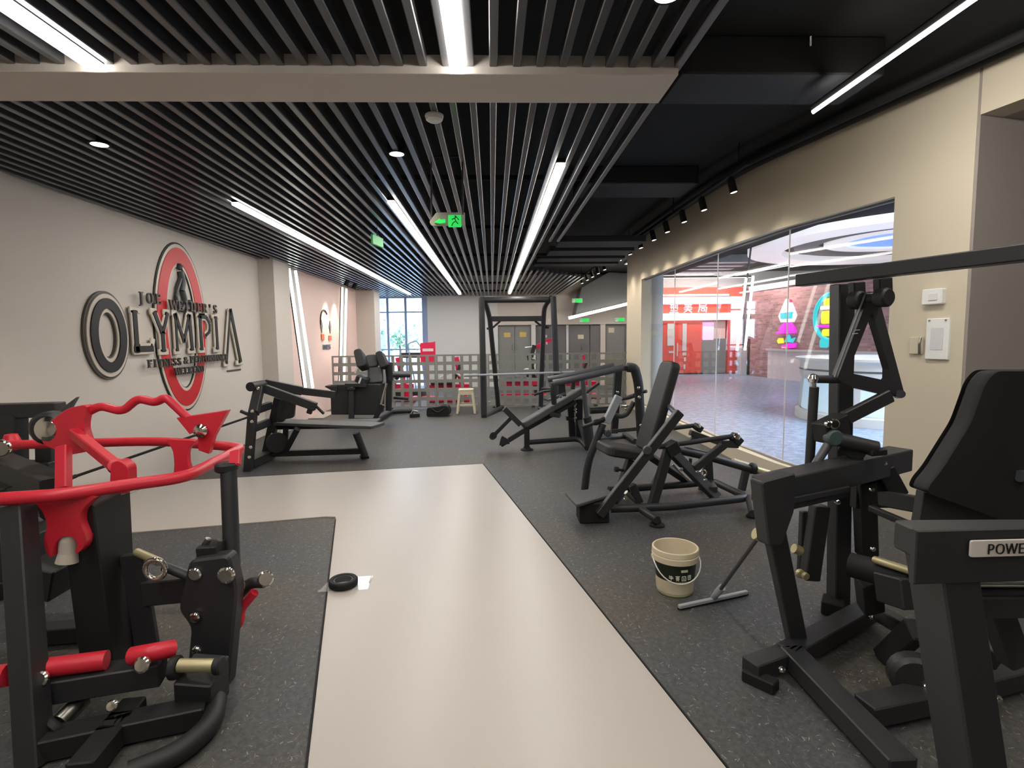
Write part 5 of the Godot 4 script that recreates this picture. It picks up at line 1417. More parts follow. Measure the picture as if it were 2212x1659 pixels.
func leg_machine() -> void:
	var o := thing("leg_machine", "black machine with boxy shroud and two shoulder pads before the left fence", "exercise machine", Vector3(-2.4, 0, -9.4))
	var z := Vector3(0, 0, 1)
	part(o, "shroud", sh().plate(Shape.soften(poly([Vector2(-0.43, 0.0), Vector2(0.4, -0.02), Vector2(0.44, 0.52), Vector2(-0.42, 0.52)]), 0.03), Vector3(-2.372, 0.202, -9.5), Vector3(1, 0, 0), Vector3.UP, 0.4, 0.02, 2), M.pad)
	beam(o, "top_rail", Vector3(-2.522, 0.719, -9.25), Vector3(-2.163, 0.709, -9.25), 0.1, 0.06)
	part(o, "side_tray", sh().plate(poly([Vector2(0, 0), Vector2(0.2, -0.11), Vector2(0.2, 0.02), Vector2(0, 0.02)]), Vector3(-2.868, 0.687, -9.4), Vector3(1, 0, 0), Vector3.UP, 0.3, 0.01), M.pad)
	pipe(o, "centre_post", [Vector3(-2.421, 0.651, -9.26), Vector3(-2.442, 0.105, -9.26)], 0.05, 0.0)
	part(o, "post_head", sh().disc(Vector3(-2.421, 0.66, -9.26), Vector3.UP, 0.08, 0.06), M.frame)
	cushion(o, "shoulder_pad", Vector3(-2.235, 0.986, -9.4), Vector3(-2.332, 1.286, -9.5), Vector3(1, 0, 0), 0.17, 0.3, M.pad, 0.8, 0.06)
	cushion(o, "shoulder_pad", Vector3(-1.889, 0.982, -9.55), Vector3(-1.995, 1.26, -9.6), Vector3(1, 0, 0), 0.15, 0.3, M.pad, 0.8, 0.06)
	cushion(o, "head_pad", Vector3(-2.128, 0.997, -9.6), Vector3(-2.146, 1.217, -9.65), Vector3(1, 0, 0), 0.22, 0.1, M.pad_grey, 0.85, 0.05)
	cushion(o, "back_pad", Vector3(-2.059, 0.719, -9.5), Vector3(-2.081, 0.991, -9.6), Vector3(1, 0, 0), 0.26, 0.1, M.pad_grey, 1.0, 0.05)
	cushion(o, "seat", Vector3(-2.343, 0.836, -9.4), Vector3(-2.158, 0.757, -9.4), Vector3(0, 0, 1), 0.4, 0.12, M.pad, 1.0, 0.05)
	pipe(o, "chrome_rod", [Vector3(-1.81, 0.745, -9.2), Vector3(-1.918, 0.382, -9.2)], 0.018, 0.0, M.chrome)
	beam(o, "rear_post", Vector3(-1.838, 1.08, -9.7), Vector3(-1.885, 0.206, -9.7), 0.1, 0.1, M.frame, Vector3(1, 0, 0))
	pipe(o, "roller", [Vector3(-1.839, 1.048, -9.55), Vector3(-1.82, 0.759, -9.55)], 0.06, 0.0, M.rubber)
	pipe(o, "cross_tube", [Vector3(-1.865, 0.846, -9.7), Vector3(-1.527, 0.827, -9.9)], 0.045, 0.0)
	pipe(o, "base_tube", [Vector3(-2.089, 0.06, -9.448), Vector3(-2.022, 0.06, -10.622), Vector3(-1.632, 0.06, -10.732)], 0.05, 0.1)
	pipe(o, "base_tube", [Vector3(-2.558, 0.06, -9.501), Vector3(-2.089, 0.06, -9.448)], 0.05, 0.0)
	beam(o, "slant_leg", Vector3(-1.896, 0.371, -9.25), Vector3(-2.056, 0.102, -9.3), 0.07, 0.08, M.frame, Vector3(1, 0, 0))
	pipe(o, "low_bar", [Vector3(-1.827, 0.419, -9.9), Vector3(-1.559, 0.395, -9.9)], 0.03, 0.0)
	for q in [Vector3(-2.258, 0.798, -9.2), Vector3(-2.329, 0.968, -9.25)]:
		part(o, "label_plate", sh().bar(q - Vector3(0.02, 0.05, 0), q + Vector3(0.02, 0.05, 0), 0.03, 0.01, z, 0.002), M.wall_grey)

func red_machine() -> void:
	var o := thing("red_lever_machine", "red and black plate loaded machine in the left foreground with curved red lever frame", "exercise machine", Vector3(-1.9, 0, -2.5))
	var z := Vector3(0, 0, 1)
	# the flat red loop
	pipe(o, "lever_loop", [Vector3(-1.911, 0.9, -2.103), Vector3(-1.697, 0.9, -2.141), Vector3(-1.537, 0.9, -2.279), Vector3(-1.363, 0.9, -2.381), Vector3(-1.41, 0.9, -3.013), Vector3(-1.468, 0.92, -2.975), Vector3(-1.974, 0.92, -3.174), Vector3(-2.468, 0.92, -3.145), Vector3(-2.779, 0.92, -3.137)], 0.026, 0.16, M.red)
	part(o, "loop_end", sh().lathe(Vector3(-2.816, 0.93, -3.205), Vector3.UP, [Vector2(0.0, -0.05), Vector2(0.04, -0.05), Vector2(0.045, 0.0), Vector2(0.03, 0.04), Vector2(0, 0.045)], 18), M.red)
	part(o, "chrome_cap", sh().disc(Vector3(-2.607, 0.947, -2.9), Vector3(0.3, 0, 1), 0.045, 0.03), M.chrome)
	part(o, "loop_gusset", sh().plate(Shape.soften(poly([Vector2(-0.045, -0.15), Vector2(0.06, -0.14), Vector2(0.032, -0.08), Vector2(0.035, 0.0), Vector2(0.085, 0.04), Vector2(-0.075, 0.05), Vector2(-0.035, 0.0), Vector2(-0.032, -0.08)]), 0.03), Vector3(-1.509, 0.984, -2.62), Vector3(1, 0, 0), Vector3.UP, 0.03), M.red)
	beam(o, "cross_lever", Vector3(-2.109, 1.048, -2.75), Vector3(-1.704, 0.937, -2.45), 0.045, 0.05, M.red)
	part(o, "lever_boss", sh().lathe(Vector3(-1.703, 0.94, -2.45), Vector3(0.5, 0.4, 1), [Vector2(0, -0.05), Vector2(0.034, -0.05), Vector2(0.037, 0.0), Vector2(0.03, 0.03), Vector2(0, 0.036)], 20), M.red)
	part(o, "lever_boss", sh().plate(Shape.soften(poly([Vector2(-0.035, -0.08), Vector2(0.05, -0.08), Vector2(0.055, 0.04), Vector2(0.02, 0.07), Vector2(-0.02, 0.06)]), 0.02), Vector3(-1.668, 0.911, -2.42), Vector3(1, 0, 0), Vector3.UP, 0.06), M.red)
	beam(o, "drop_bar", Vector3(-2.047, 1.005, -2.6), Vector3(-1.985, 0.824, -2.5), 0.05, 0.05, M.red, Vector3(1, 0, 0))
	# waved upper tube with its pivot and end plate
	pipe(o, "waved_tube", [Vector3(-2.203, 1.074, -2.8), Vector3(-2.007, 1.177, -2.8), Vector3(-1.897, 1.144, -2.8), Vector3(-1.814, 1.212, -2.8), Vector3(-1.728, 1.187, -2.8), Vector3(-1.677, 1.216, -2.8), Vector3(-1.57, 1.104, -2.8)], 0.0215, 0.035, M.red)
	part(o, "pivot_plate", sh().plate(Shape.soften(poly([Vector2(-0.1, 0.02), Vector2(0.04, 0.12), Vector2(0.14, 0.14), Vector2(0.11, 0.02), Vector2(0.14, -0.1), Vector2(0.02, -0.12), Vector2(-0.1, -0.06)]), 0.03), Vector3(-2.176, 1.051, -2.78), Vector3(1, 0, 0), Vector3.UP, 0.05), M.red)
	part(o, "pivot_housing", sh().disc(Vector3(-2.298, 1.061, -2.85), Vector3(0.2, 0, 1), 0.085, 0.1), M.frame)
	part(o, "pivot_cap", sh().lathe(Vector3(-2.247, 1.064, -2.79), Vector3(0.2, 0.1, 1), [Vector2(0.06, 0.0), Vector2(0.062, 0.03), Vector2(0.04, 0.045), Vector2(0, 0.05)], 24), M.chrome)
	part(o, "end_plate", sh().plate(poly([Vector2(-0.12, 0.02), Vector2(0.14, 0.055), Vector2(0.09, -0.03), Vector2(0.06, -0.08), Vector2(0.03, -0.17), Vector2(-0.02, -0.15), Vector2(-0.02, -0.05), Vector2(-0.06, -0.065)]), Vector3(-1.499, 1.089, -2.8), Vector3(1, 0, 0), Vector3.UP, 0.04), M.red)
	part(o, "end_bolt", sh().lathe(Vector3(-1.489, 1.043, -2.77), Vector3(0.1, 0.1, 1), [Vector2(0.03, 0.0), Vector2(0.034, 0.02), Vector2(0.018, 0.032), Vector2(0, 0.034)], 18), M.chrome)
	part(o, "loop_tab", sh().bar(Vector3(-1.218, 0.98, -2.55), Vector3(-1.204, 0.917, -2.5), 0.05, 0.03, z), M.red)
	# yoke that hangs under the loop with its white roller
	var yk := []
	var yc: Vector3 = Vector3(-1.736, 0.791, -2.2)
	for q in [Vector3(-1.848, 0.864, -2.2), Vector3(-1.815, 0.82, -2.2), Vector3(-1.805, 0.766, -2.2), Vector3(-1.825, 0.707, -2.2), Vector3(-1.821, 0.657, -2.2), Vector3(-1.801, 0.624, -2.2), Vector3(-1.793, 0.662, -2.2), Vector3(-1.771, 0.705, -2.2), Vector3(-1.736, 0.723, -2.2), Vector3(-1.706, 0.714, -2.2), Vector3(-1.693, 0.687, -2.2), Vector3(-1.707, 0.638, -2.2), Vector3(-1.668, 0.67, -2.2), Vector3(-1.659, 0.713, -2.2), Vector3(-1.678, 0.774, -2.2), Vector3(-1.672, 0.812, -2.2), Vector3(-1.649, 0.844, -2.2), Vector3(-1.605, 0.88, -2.2), Vector3(-1.692, 0.893, -2.2)]:
		yk.append(Vector2(q.x - yc.x, q.y - yc.y))
	part(o, "yoke", sh().plate(Shape.soften(poly(yk), 0.02), yc, Vector3(1, 0, 0), Vector3.UP, 0.045, 0.005), M.red)
	part(o, "roller", sh().lathe(Vector3(-1.754, 0.686, -2.22), Vector3(-0.15, -1, 0.1), [Vector2(0, -0.03), Vector2(0.036, -0.03), Vector2(0.038, 0.0), Vector2(0.034, 0.05), Vector2(0.04, 0.09), Vector2(0, 0.09)], 22), M.outline)
	# columns
	beam(o, "main_column", Vector3(-1.717, 0.836, -2.3), Vector3(-1.721, 0.048, -2.35), 0.17, 0.14, M.frame_dark, Vector3(1, 0, 0))
	beam(o, "main_column", Vector3(-1.748, 0.809, -2.45), Vector3(-1.769, -0.028, -2.45), 0.14, 0.1, M.frame_dark, Vector3(1, 0, 0))
	beam(o, "near_post", Vector3(-1.887, 0.86, -2.15), Vector3(-1.649, -0.006, -1.85), 0.09, 0.08, M.frame, Vector3(1, 0, 0))
	beam(o, "far_post", Vector3(-2.59, 0.737, -2.9), Vector3(-2.454, 0.202, -2.9), 0.14, 0.1, M.frame_dark, Vector3(1, 0, 0))
	pipe(o, "right_post", [Vector3(-1.233, 0.93, -2.5), Vector3(-1.193, 0.486, -2.4)], 0.036, 0.0)
	part(o, "post_head", sh().disc(Vector3(-1.243, 0.915, -2.5), Vector3(0, 1, 0), 0.05, 0.04), M.frame_dark)
	beam(o, "slant_beam", Vector3(-2.709, 0.842, -3), Vector3(-2.1, 0.81, -2.6), 0.12, 0.1, M.frame_dark)
	pipe(o, "back_rest", [Vector3(-2.356, 0.702, -2.6), Vector3(-2.181, 0.563, -2.6), Vector3(-2.193, 0.427, -2.6)], 0.06, 0.1, M.frame_dark)
	# seat-like dark parts at the left
	part(o, "stop_block", sh().bar(Vector3(-2.294, 0.548, -2.5), Vector3(-2.084, 0.536, -2.5), 0.25, 0.2), M.pad)
	part(o, "stop_block", sh().bar(Vector3(-2.15, 0.471, -2.45), Vector3(-1.958, 0.425, -2.45), 0.2, 0.14), M.pad)
	# lower right assembly
	part(o, "swing_plate", sh().plate(Shape.soften(poly([Vector2(-0.05, 0.16), Vector2(0.12, 0.18), Vector2(0.145, 0.02), Vector2(0.08, -0.42), Vector2(0.05, -0.46), Vector2(-0.10, -0.42), Vector2(-0.08, -0.27), Vector2(-0.06, -0.14), Vector2(-0.11, -0.06)]), 0.03), Vector3(-1.254, 0.409, -2.3), Vector3(1, 0, 0), Vector3.UP, 0.08, 0.01), M.frame)
	part(o, "plate_cap", sh().bar(Vector3(-1.296, 0.563, -2.35), Vector3(-1.209, 0.567, -2.35), 0.1, 0.09), M.frame_dark)
	for q in [Vector3(-1.273, 0.598, -2.34), Vector3(-1.227, 0.594, -2.34)]:
		pipe(o, "spring", [q + Vector3(0.015, 0.035, 0), q - Vector3(0.03, 0.035, 0)], 0.014, 0.0, M.steel)
	bolt(o, Vector3(-1.14, 0.511, -2.24), z, 0.036)
	bolt(o, Vector3(-1.287, 0.324, -2.25), z, 0.022)
	bolt(o, Vector3(-1.259, 0.204, -2.2), z, 0.02)
	part(o, "peg_ring", sh().ring(Vector3(-1.439, 0.54, -2.25), z, 0.042, 0.011), M.chrome)
	pipe(o, "peg", [Vector3(-1.577, 0.577, -2.35), Vector3(-1.451, 0.55, -2.3)], 0.018, 0.0, M.brass)
	pipe(o, "peg", [Vector3(-1.434, 0.53, -2.3), Vector3(-1.299, 0.469, -2.3)], 0.02, 0.0, M.frame)
	beam(o, "cross_plate", Vector3(-1.553, 0.394, -2.35), Vector3(-1.355, 0.408, -2.35), 0.06, 0.11)
	part(o, "side_pivot", sh().disc(Vector3(-1.278, 0.512, -2.26), z, 0.028, 0.03), M.chrome)
	beam(o, "thin_plate", Vector3(-1.596, 0.571, -2.35), Vector3(-1.561, 0.15, -2.35), 0.03, 0.1, M.frame, Vector3(1, 0, 0))
	beam(o, "pale_strip", Vector3(-1.656, 0.539, -2.4), Vector3(-1.642, 0.116, -2.4), 0.02, 0.03, M.frame_grey, Vector3(1, 0, 0))
	pipe(o, "rear_handle", [Vector3(-1.197, 0.318, -2.4), Vector3(-1.116, 0.403, -2.4), Vector3(-1.052, 0.401, -2.4)], 0.026, 0.05)
	part(o, "handle_cap", sh().disc(Vector3(-1.031, 0.436, -2.36), Vector3(0.6, 0.3, 1), 0.034, 0.03), M.chrome)
	pipe(o, "handle_sleeve", [Vector3(-1.17, 0.404, -2.36), Vector3(-1.129, 0.406, -2.36)], 0.018, 0.0, M.brass)
	pipe(o, "red_strap", [Vector3(-1.081, 0.375, -2.36), Vector3(-1.148, 0.297, -2.36), Vector3(-1.151, 0.244, -2.36), Vector3(-1.219, 0.145, -2.36)], 0.02, 0.03, M.red)
	# red stop rods and brass sleeve low down
	pipe(o, "red_rod", [Vector3(-1.727, 0.271, -2), Vector3(-1.52, 0.266, -2.05)], 0.036, 0.0, M.red)
	pipe(o, "red_rod", [Vector3(-1.425, 0.278, -2.05), Vector3(-1.339, 0.292, -2.05), Vector3(-1.293, 0.275, -2.1)], 0.034, 0.03, M.red)
	pipe(o, "red_rod", [Vector3(-1.834, 0.277, -1.95), Vector3(-1.798, 0.281, -1.95)], 0.04, 0.0, M.red)
	bolt(o, Vector3(-1.339, 0.284, -1.98), z + Vector3(0, 0.4, 0), 0.03)
	bolt(o, Vector3(-1.687, 0.26, -1.95), z + Vector3(0, 0.4, 0), 0.028)
	pipe(o, "brass_sleeve", [Vector3(-1.245, 0.233, -2.05), Vector3(-1.111, 0.228, -2.05)], 0.026, 0.0, M.brass)
	part(o, "sleeve_stop", sh().disc(Vector3(-1.262, 0.225, -2.05), Vector3(1, 0, 0), 0.045, 0.03), M.frame_dark)
	part(o, "sleeve_stop", sh().disc(Vector3(-1.095, 0.228, -2.05), Vector3(1, 0, 0), 0.035, 0.03), M.frame_dark)
	beam(o, "lower_arm", Vector3(-1.766, 0.184, -2), Vector3(-1.338, 0.189, -2.1), 0.1, 0.09)
	beam(o, "arm_foot", Vector3(-1.187, 0.184, -2.1), Vector3(-1.222, -0.052, -2.15), 0.16, 0.14, M.frame, Vector3(1, 0, 0))
	pipe(o, "lower_sleeve", [Vector3(-1.624, 0.109, -2.05), Vector3(-1.64, 0.085, -1.95)], 0.034, 0.0, M.steel)
	part(o, "sleeve_stop", sh().disc(Vector3(-1.638, 0.081, -1.94), Vector3(-0.4, -0.4, 0.5), 0.05, 0.03), M.frame_dark)
	bolt(o, Vector3(-1.476, 0.11, -2), z + Vector3(0, 0.6, 0), 0.022)
	# base on the floor
	pipe(o, "base_arc", [Vector3(-1.146, 0.04, -2.113), Vector3(-1.091, 0.04, -1.972), Vector3(-1.136, 0.04, -1.827), Vector3(-1.255, 0.04, -1.746)], 0.04, 0.2, M.frame_dark)
	beam(o, "base_beam", Vector3(-1.447, 0.05, -2.081), Vector3(-1.411, 0.05, -1.742), 0.09, 0.08, M.frame_dark)
	beam(o, "base_beam", Vector3(-2.333, 0.05, -2.648), Vector3(-2.011, 0.05, -2.682), 0.1, 0.08, M.frame_dark)
	beam(o, "base_beam", Vector3(-1.67, 0.05, -1.882), Vector3(-1.147, 0.05, -2.04), 0.1, 0.08, M.frame_dark)

func left_machine() -> void:
	var o := thing("black_frame_machine", "black machine frame at the left edge behind the red machine", "exercise machine", Vector3(-2.9, 0, -3.4))
	beam(o, "top_beam", Vector3(-3.368, 1.071, -3.5), Vector3(-2.752, 1.077, -3.5), 0.1, 0.09)
	part(o, "end_shield", sh().plate(poly([Vector2(-0.08, -0.1), Vector2(0.06, -0.1), Vector2(0.1, -0.03), Vector2(0.08, 0.03), Vector2(0.13, 0.11), Vector2(0.03, 0.04)]), Vector3(-2.755, 1.046, -3.48), Vector3(1, 0, 0), Vector3.UP, 0.03), M.frame_grey)
	beam(o, "post", Vector3(-3.046, 1.057, -3.5), Vector3(-3.135, -0.158, -3.5), 0.11, 0.1, M.frame, Vector3(1, 0, 0))
	beam(o, "post", Vector3(-2.88, 0.988, -3.55), Vector3(-2.943, -0.055, -3.55), 0.1, 0.1, M.frame_dark, Vector3(1, 0, 0))
	beam(o, "lower_beam", Vector3(-3.243, 0.7, -3.5), Vector3(-2.825, 0.691, -3.5), 0.1, 0.1, M.frame_dark)
	pipe(o, "curved_handle", [Vector3(-2.981, 0.43, -3.3), Vector3(-3.016, 0.374, -3.3), Vector3(-3.052, 0.318, -3.3), Vector3(-2.974, 0.332, -3.3)], 0.03, 0.06, M.steel)
	beam(o, "base_beam", Vector3(-2.992, 0.05, -3.154), Vector3(-2.674, 0.05, -3.27), 0.1, 0.1, M.frame_dark)

func pendulum_machine() -> void:
	var o := thing("pendulum_machine", "large black machine at the right edge with A shaped swing arm and wide back pad", "exercise machine", Vector3(1.7, 0, -2.3))
	var z := Vector3(0, 0, 1)
	# upright and top beam
	beam(o, "upright", Vector3(1.816, 1.754, -2.75), Vector3(1.873, 0.004, -2.76), 0.085, 0.085, M.frame, Vector3(1, 0, 0))
	part(o, "upright_foot", sh().bar(Vector3(1.769, 0.04, -2.742), Vector3(1.855, 0.04, -2.678), 0.12, 0.07), M.rubber)
	beam(o, "top_beam", Vector3(1.61, 1.775, -2.78), Vector3(2.03, 1.775, -1.40), 0.075, 0.06)
	# hanger plates, pivot and the A shaped swing arm
	beam(o, "hanger", Vector3(1.802, 1.751, -2.62), Vector3(1.81, 1.651, -2.62), 0.05, 0.06, M.frame_dark, Vector3(1, 0, 0))
	beam(o, "hanger", Vector3(1.844, 1.758, -2.5), Vector3(1.852, 1.656, -2.5), 0.05, 0.065, M.frame_dark, Vector3(1, 0, 0))
	pipe(o, "pivot", [Vector3(1.805, 1.668, -2.62), Vector3(1.855, 1.668, -2.5)], 0.026, 0.0, M.frame)
	part(o, "pivot_end", sh().disc(Vector3(1.837, 1.664, -2.48), Vector3(0.3, 0, 1), 0.045, 0.06), M.frame_dark)
	part(o, "pivot_end", sh().disc(Vector3(1.795, 1.66, -2.6), Vector3(0.3, 0, 1), 0.045, 0.06), M.frame_dark)
	var tri := poly([])
	var inn := poly([])
	var c: Vector3 = Vector3(1.855, 1.395, -2.58)
	for q in [Vector3(1.827, 1.698, -2.58), Vector3(1.862, 1.697, -2.58), Vector3(1.882, 1.634, -2.58), Vector3(2.024, 1.196, -2.58), Vector3(2.011, 1.183, -2.58), Vector3(1.941, 1.191, -2.58), Vector3(1.759, 1.235, -2.58), Vector3(1.681, 1.28, -2.58)]:
		tri.append(Vector2(q.x - c.x, q.y - c.y))
	for q in [Vector3(1.837, 1.59, -2.58), Vector3(1.845, 1.59, -2.58), Vector3(1.854, 1.568, -2.58), Vector3(1.942, 1.32, -2.58), Vector3(1.943, 1.276, -2.58), Vector3(1.934, 1.264, -2.58), Vector3(1.763, 1.302, -2.58), Vector3(1.763, 1.39, -2.58)]:
		inn.append(Vector2(q.x - c.x, q.y - c.y))
	part(o, "swing_arm", sh().frame(tri, inn, c, Vector3(1, 0, 0), Vector3.UP, 0.05), M.frame)
	part(o, "arm_edge", sh().bar(Vector3(1.803, 1.689, -2.555), Vector3(1.668, 1.285, -2.555), 0.006, 0.012, z, 0.001), M.frame_grey)
	pipe(o, "arm_end", [Vector3(2.046, 1.187, -2.63), Vector3(1.985, 1.201, -2.53)], 0.02, 0.0, M.frame)
	for q in [[Vector3(1.768, 1.519, -2.552), 0.010], [Vector3(1.759, 1.502, -2.552), 0.010]]:
		part(o, "logo_mark", sh().bar(q[0] - Vector3(0.012, 0.006, 0), q[0] + Vector3(0.012, -0.004, 0), 0.003, q[1], z, 0.001), M.trim_white)
	# side peg with chrome ball and the hanging strut
	pipe(o, "side_peg", [Vector3(1.706, 1.273, -2.58), Vector3(1.592, 1.276, -2.58)], 0.02, 0.0)
	part(o, "peg_ball", sh().lathe(Vector3(1.577, 1.279, -2.58), Vector3.UP, [Vector2(0, -0.026), Vector2(0.02, -0.018), Vector2(0.026, 0), Vector2(0.02, 0.018), Vector2(0, 0.026)], 18), M.chrome)
	pipe(o, "hanging_strut", [Vector3(1.583, 1.237, -2.58), Vector3(1.586, 0.835, -2.6)], 0.022, 0.0, M.frame)
	pipe(o, "strut_neck", [Vector3(1.58, 1.268, -2.58), Vector3(1.584, 1.231, -2.58)], 0.01, 0.0, M.chrome)
	# linkage
	beam(o, "link_bar", Vector3(1.957, 1.193, -2.56), Vector3(1.732, 1.082, -2.56), 0.035, 0.065, M.frame)
	beam(o, "link_bar", Vector3(1.988, 1.188, -2.6), Vector3(1.744, 1.082, -2.6), 0.03, 0.05, M.frame_dark)
	part(o, "link_block", sh().bar(Vector3(1.582, 1.017, -2.52), Vector3(1.732, 1.058, -2.58), 0.08, 0.1), M.frame_dark)
	bolt(o, Vector3(1.625, 1.069, -2.48), z, 0.025)
	bolt(o, Vector3(1.595, 1.068, -2.48), z, 0.016)
	pipe(o, "grip_bar", [Vector3(1.641, 1.006, -2.5), Vector3(1.609, 0.96, -2.5), Vector3(1.539, 0.842, -2.5)], 0.02, 0.05, M.frame_grey)
	part(o, "grip_joint", sh().disc(Vector3(1.629, 1.001, -2.49), z, 0.04, 0.05), M.frame_teal)
	pipe(o, "roller", [Vector3(1.655, 0.992, -2.5), Vector3(1.819, 0.953, -2.45)], 0.034, 0.0, M.frame)
	beam(o, "roller_arm", Vector3(1.71, 0.954, -2.55), Vector3(1.787, 0.896, -2.5), 0.05, 0.06, M.frame_dark)
	part(o, "roller_stop", sh().bar(Vector3(1.777, 0.934, -2.45), Vector3(1.857, 0.939, -2.45), 0.05, 0.03), M.frame_dark)
	# wide cross beam on its front leg
	beam(o, "cross_beam", Vector3(1.144, 0.834, -2.2), Vector3(2.148, 0.837, -2.72), 0.12, 0.115, M.frame)
	part(o, "beam_plate", sh().plate(Shape.soften(poly([Vector2(-0.08, 0.11), Vector2(0.1, 0.13), Vector2(0.1, -0.03), Vector2(0.04, -0.17), Vector2(-0.03, -0.17)]), 0.02), Vector3(1.143, 0.797, -2.14), Vector3(1, 0, -0.3), Vector3.UP, 0.07, 0.006), M.frame)
	beam(o, "inner_rail", Vector3(1.258, 0.793, -2.2), Vector3(1.644, 0.778, -2.4), 0.04, 0.03, M.frame)
	beam(o, "inner_rail", Vector3(1.27, 0.762, -2.22), Vector3(1.652, 0.749, -2.42), 0.04, 0.03, M.frame_dark)
	beam(o, "front_leg", Vector3(1.172, 0.724, -2.18), Vector3(1.432, -0, -2.38), 0.075, 0.075, M.frame, Vector3(1, 0, 0))
	pipe(o, "plate_peg", [Vector3(1.139, 0.63, -2.25), Vector3(1.226, 0.591, -2.25)], 0.026, 0.0, M.brass)
	pipe(o, "plate_peg", [Vector3(1.403, 0.495, -2.4), Vector3(1.437, 0.48, -2.4)], 0.022, 0.0, M.brass)
	beam(o, "mid_leg", Vector3(1.57, 0.606, -2.6), Vector3(1.567, 0.283, -2.6), 0.03, 0.045, M.frame, Vector3(1, 0, 0))
	beam(o, "mid_leg", Vector3(1.615, 0.649, -2.55), Vector3(1.577, 0.27, -2.55), 0.06, 0.08, M.frame, Vector3(1, 0, 0))
	part(o, "leg_bolt", sh().disc(Vector3(1.51, 0.314, -2.52), z, 0.022, 0.02), M.brass)
	part(o, "leg_bolt", sh().disc(Vector3(1.525, 0.31, -2.5), z, 0.018, 0.02), M.brass)
	beam(o, "rear_leg", Vector3(1.871, 0.754, -2.6), Vector3(1.94, 0.346, -2.65), 0.075, 0.085, M.frame_dark, Vector3(1, 0, 0))
	beam(o, "brace", Vector3(1.961, 0.816, -2.6), Vector3(2.046, 0.672, -2.6), 0.07, 0.09, M.frame_dark, Vector3(1, 0, 0))
	part(o, "brace_web", sh().plate(poly([Vector2(-0.12, 0.1), Vector2(0.05, 0.1), Vector2(0.15, -0.1), Vector2(-0.12, -0.1)]), Vector3(1.952, 0.711, -2.62), Vector3(1, 0, 0), Vector3.UP, 0.05), M.frame_dark)
	beam(o, "pad_rail", Vector3(1.899, 0.692, -2.5), Vector3(1.891, 0.748, -2.2), 0.06, 0.07, M.frame)
	beam(o, "pad_rail", Vector3(1.837, 0.646, -2.5), Vector3(1.842, 0.649, -2.2), 0.03, 0.03, M.frame_dark)
	for q in [Vector3(1.537, 0.746, -2.3), Vector3(1.908, 0.85, -2.55), Vector3(1.933, 0.855, -2.55), Vector3(1.855, 0.732, -2.52), Vector3(1.897, 0.417, -2.55)]:
		bolt(o, q, z, 0.012)
	# back pad with its plate
	var pp := []
	var pc: Vector3 = Vector3(1.997, 1.136, -1.9)
	for q in [Vector3(1.572, 0.918, -1.9), Vector3(1.585, 0.952, -1.9), Vector3(1.622, 0.997, -1.9), Vector3(1.67, 1.08, -1.9), Vector3(1.721, 1.166, -1.9), Vector3(1.745, 1.243, -1.9), Vector3(1.767, 1.316, -1.9), Vector3(1.803, 1.358, -1.9), Vector3(1.98, 1.355, -1.9)]:
		pp.append(Vector2(q.x - pc.x, q.y - pc.y))
	var back := pp.duplicate()
	back.reverse()
	for q in back:
		if q.x < -0.05:
			pp.append(Vector2(-q.x, q.y))
	pp.append(Vector2(0.3, -0.42))
	pp.append(Vector2(-0.1, -0.34))
	part(o, "back_pad", sh().plate(Shape.soften(poly(pp), 0.03), pc, Vector3(1, 0, 0), Vector3.UP, 0.09, 0.03, 4), M.pad_black)
	part(o, "pad_plate", sh().plate(poly([Vector2(-0.2, -0.16), Vector2(0.25, -0.2), Vector2(0.25, 0.1), Vector2(-0.17, 0.1)]), Vector3(1.81, 0.791, -1.97), Vector3(1, 0, 0), Vector3.UP, 0.04), M.frame_grey_dark)
	pipe(o, "pad_knob", [Vector3(1.901, 0.977, -1.84), Vector3(1.934, 0.973, -1.84)], 0.022, 0.0, M.frame_grey)
	# near post with the name plate beam
	beam(o, "near_post", Vector3(1.175, 0.95, -1.345), Vector3(1.299, 0.259, -1.32), 0.125, 0.1, M.frame, Vector3(1, 0, 0))
	beam(o, "name_beam", Vector3(1.068, 0.963, -1.32), Vector3(1.533, 0.954, -1.32), 0.09, 0.075, M.frame)
	part(o, "beam_face", sh().plate(poly([Vector2(0, -0.1), Vector2(0.5, -0.1), Vector2(0.5, 0.04), Vector2(0, 0.04)]), Vector3(1.056, 0.964, -1.28), Vector3(1, 0, 0), Vector3.UP, 0.02), M.frame)
	var np := part(o, "name_plate", sh().plate(Shape.soften(poly([Vector2(0, -0.0215), Vector2(0.21, -0.0215), Vector2(0.21, 0.0215), Vector2(0, 0.0215)]), 0.006), Vector3(1.188, 0.958, -1.262), Vector3(1, 0, 0), Vector3.UP, 0.006, 0.001), M.plate)
	text(np, "plate_lettering", "POWER", Vector3(1.288, 0.957, -1.257), Basis.IDENTITY, 0.0265, 0.002, M.text_dark, false, false)
	pipe(o, "chrome_rail", [Vector3(1.252, 0.836, -1.34), Vector3(1.566, 0.827, -1.34)], 0.008, 0.0, M.chrome)
	pipe(o, "chrome_rail", [Vector3(1.253, 0.825, -1.34), Vector3(1.567, 0.815, -1.34)], 0.008, 0.0, M.chrome)
	beam(o, "low_beam", Vector3(1.259, 0.801, -1.36), Vector3(1.592, 0.791, -1.36), 0.07, 0.03, M.frame_grey_dark)
	beam(o, "low_beam", Vector3(1.261, 0.772, -1.36), Vector3(1.594, 0.762, -1.36), 0.09, 0.06, M.frame)
	beam(o, "inner_leg", Vector3(1.503, 0.67, -1.5), Vector3(1.579, 0.495, -1.5), 0.06, 0.07, M.frame, Vector3(1, 0, 0))
	# thick roller with brass top
	pipe(o, "big_roller", [Vector3(1.61, 0.453, -2.3), Vector3(1.688, 0.454, -2.2), Vector3(1.712, 0.478, -2.05)], 0.055, 0.0, M.rubber)
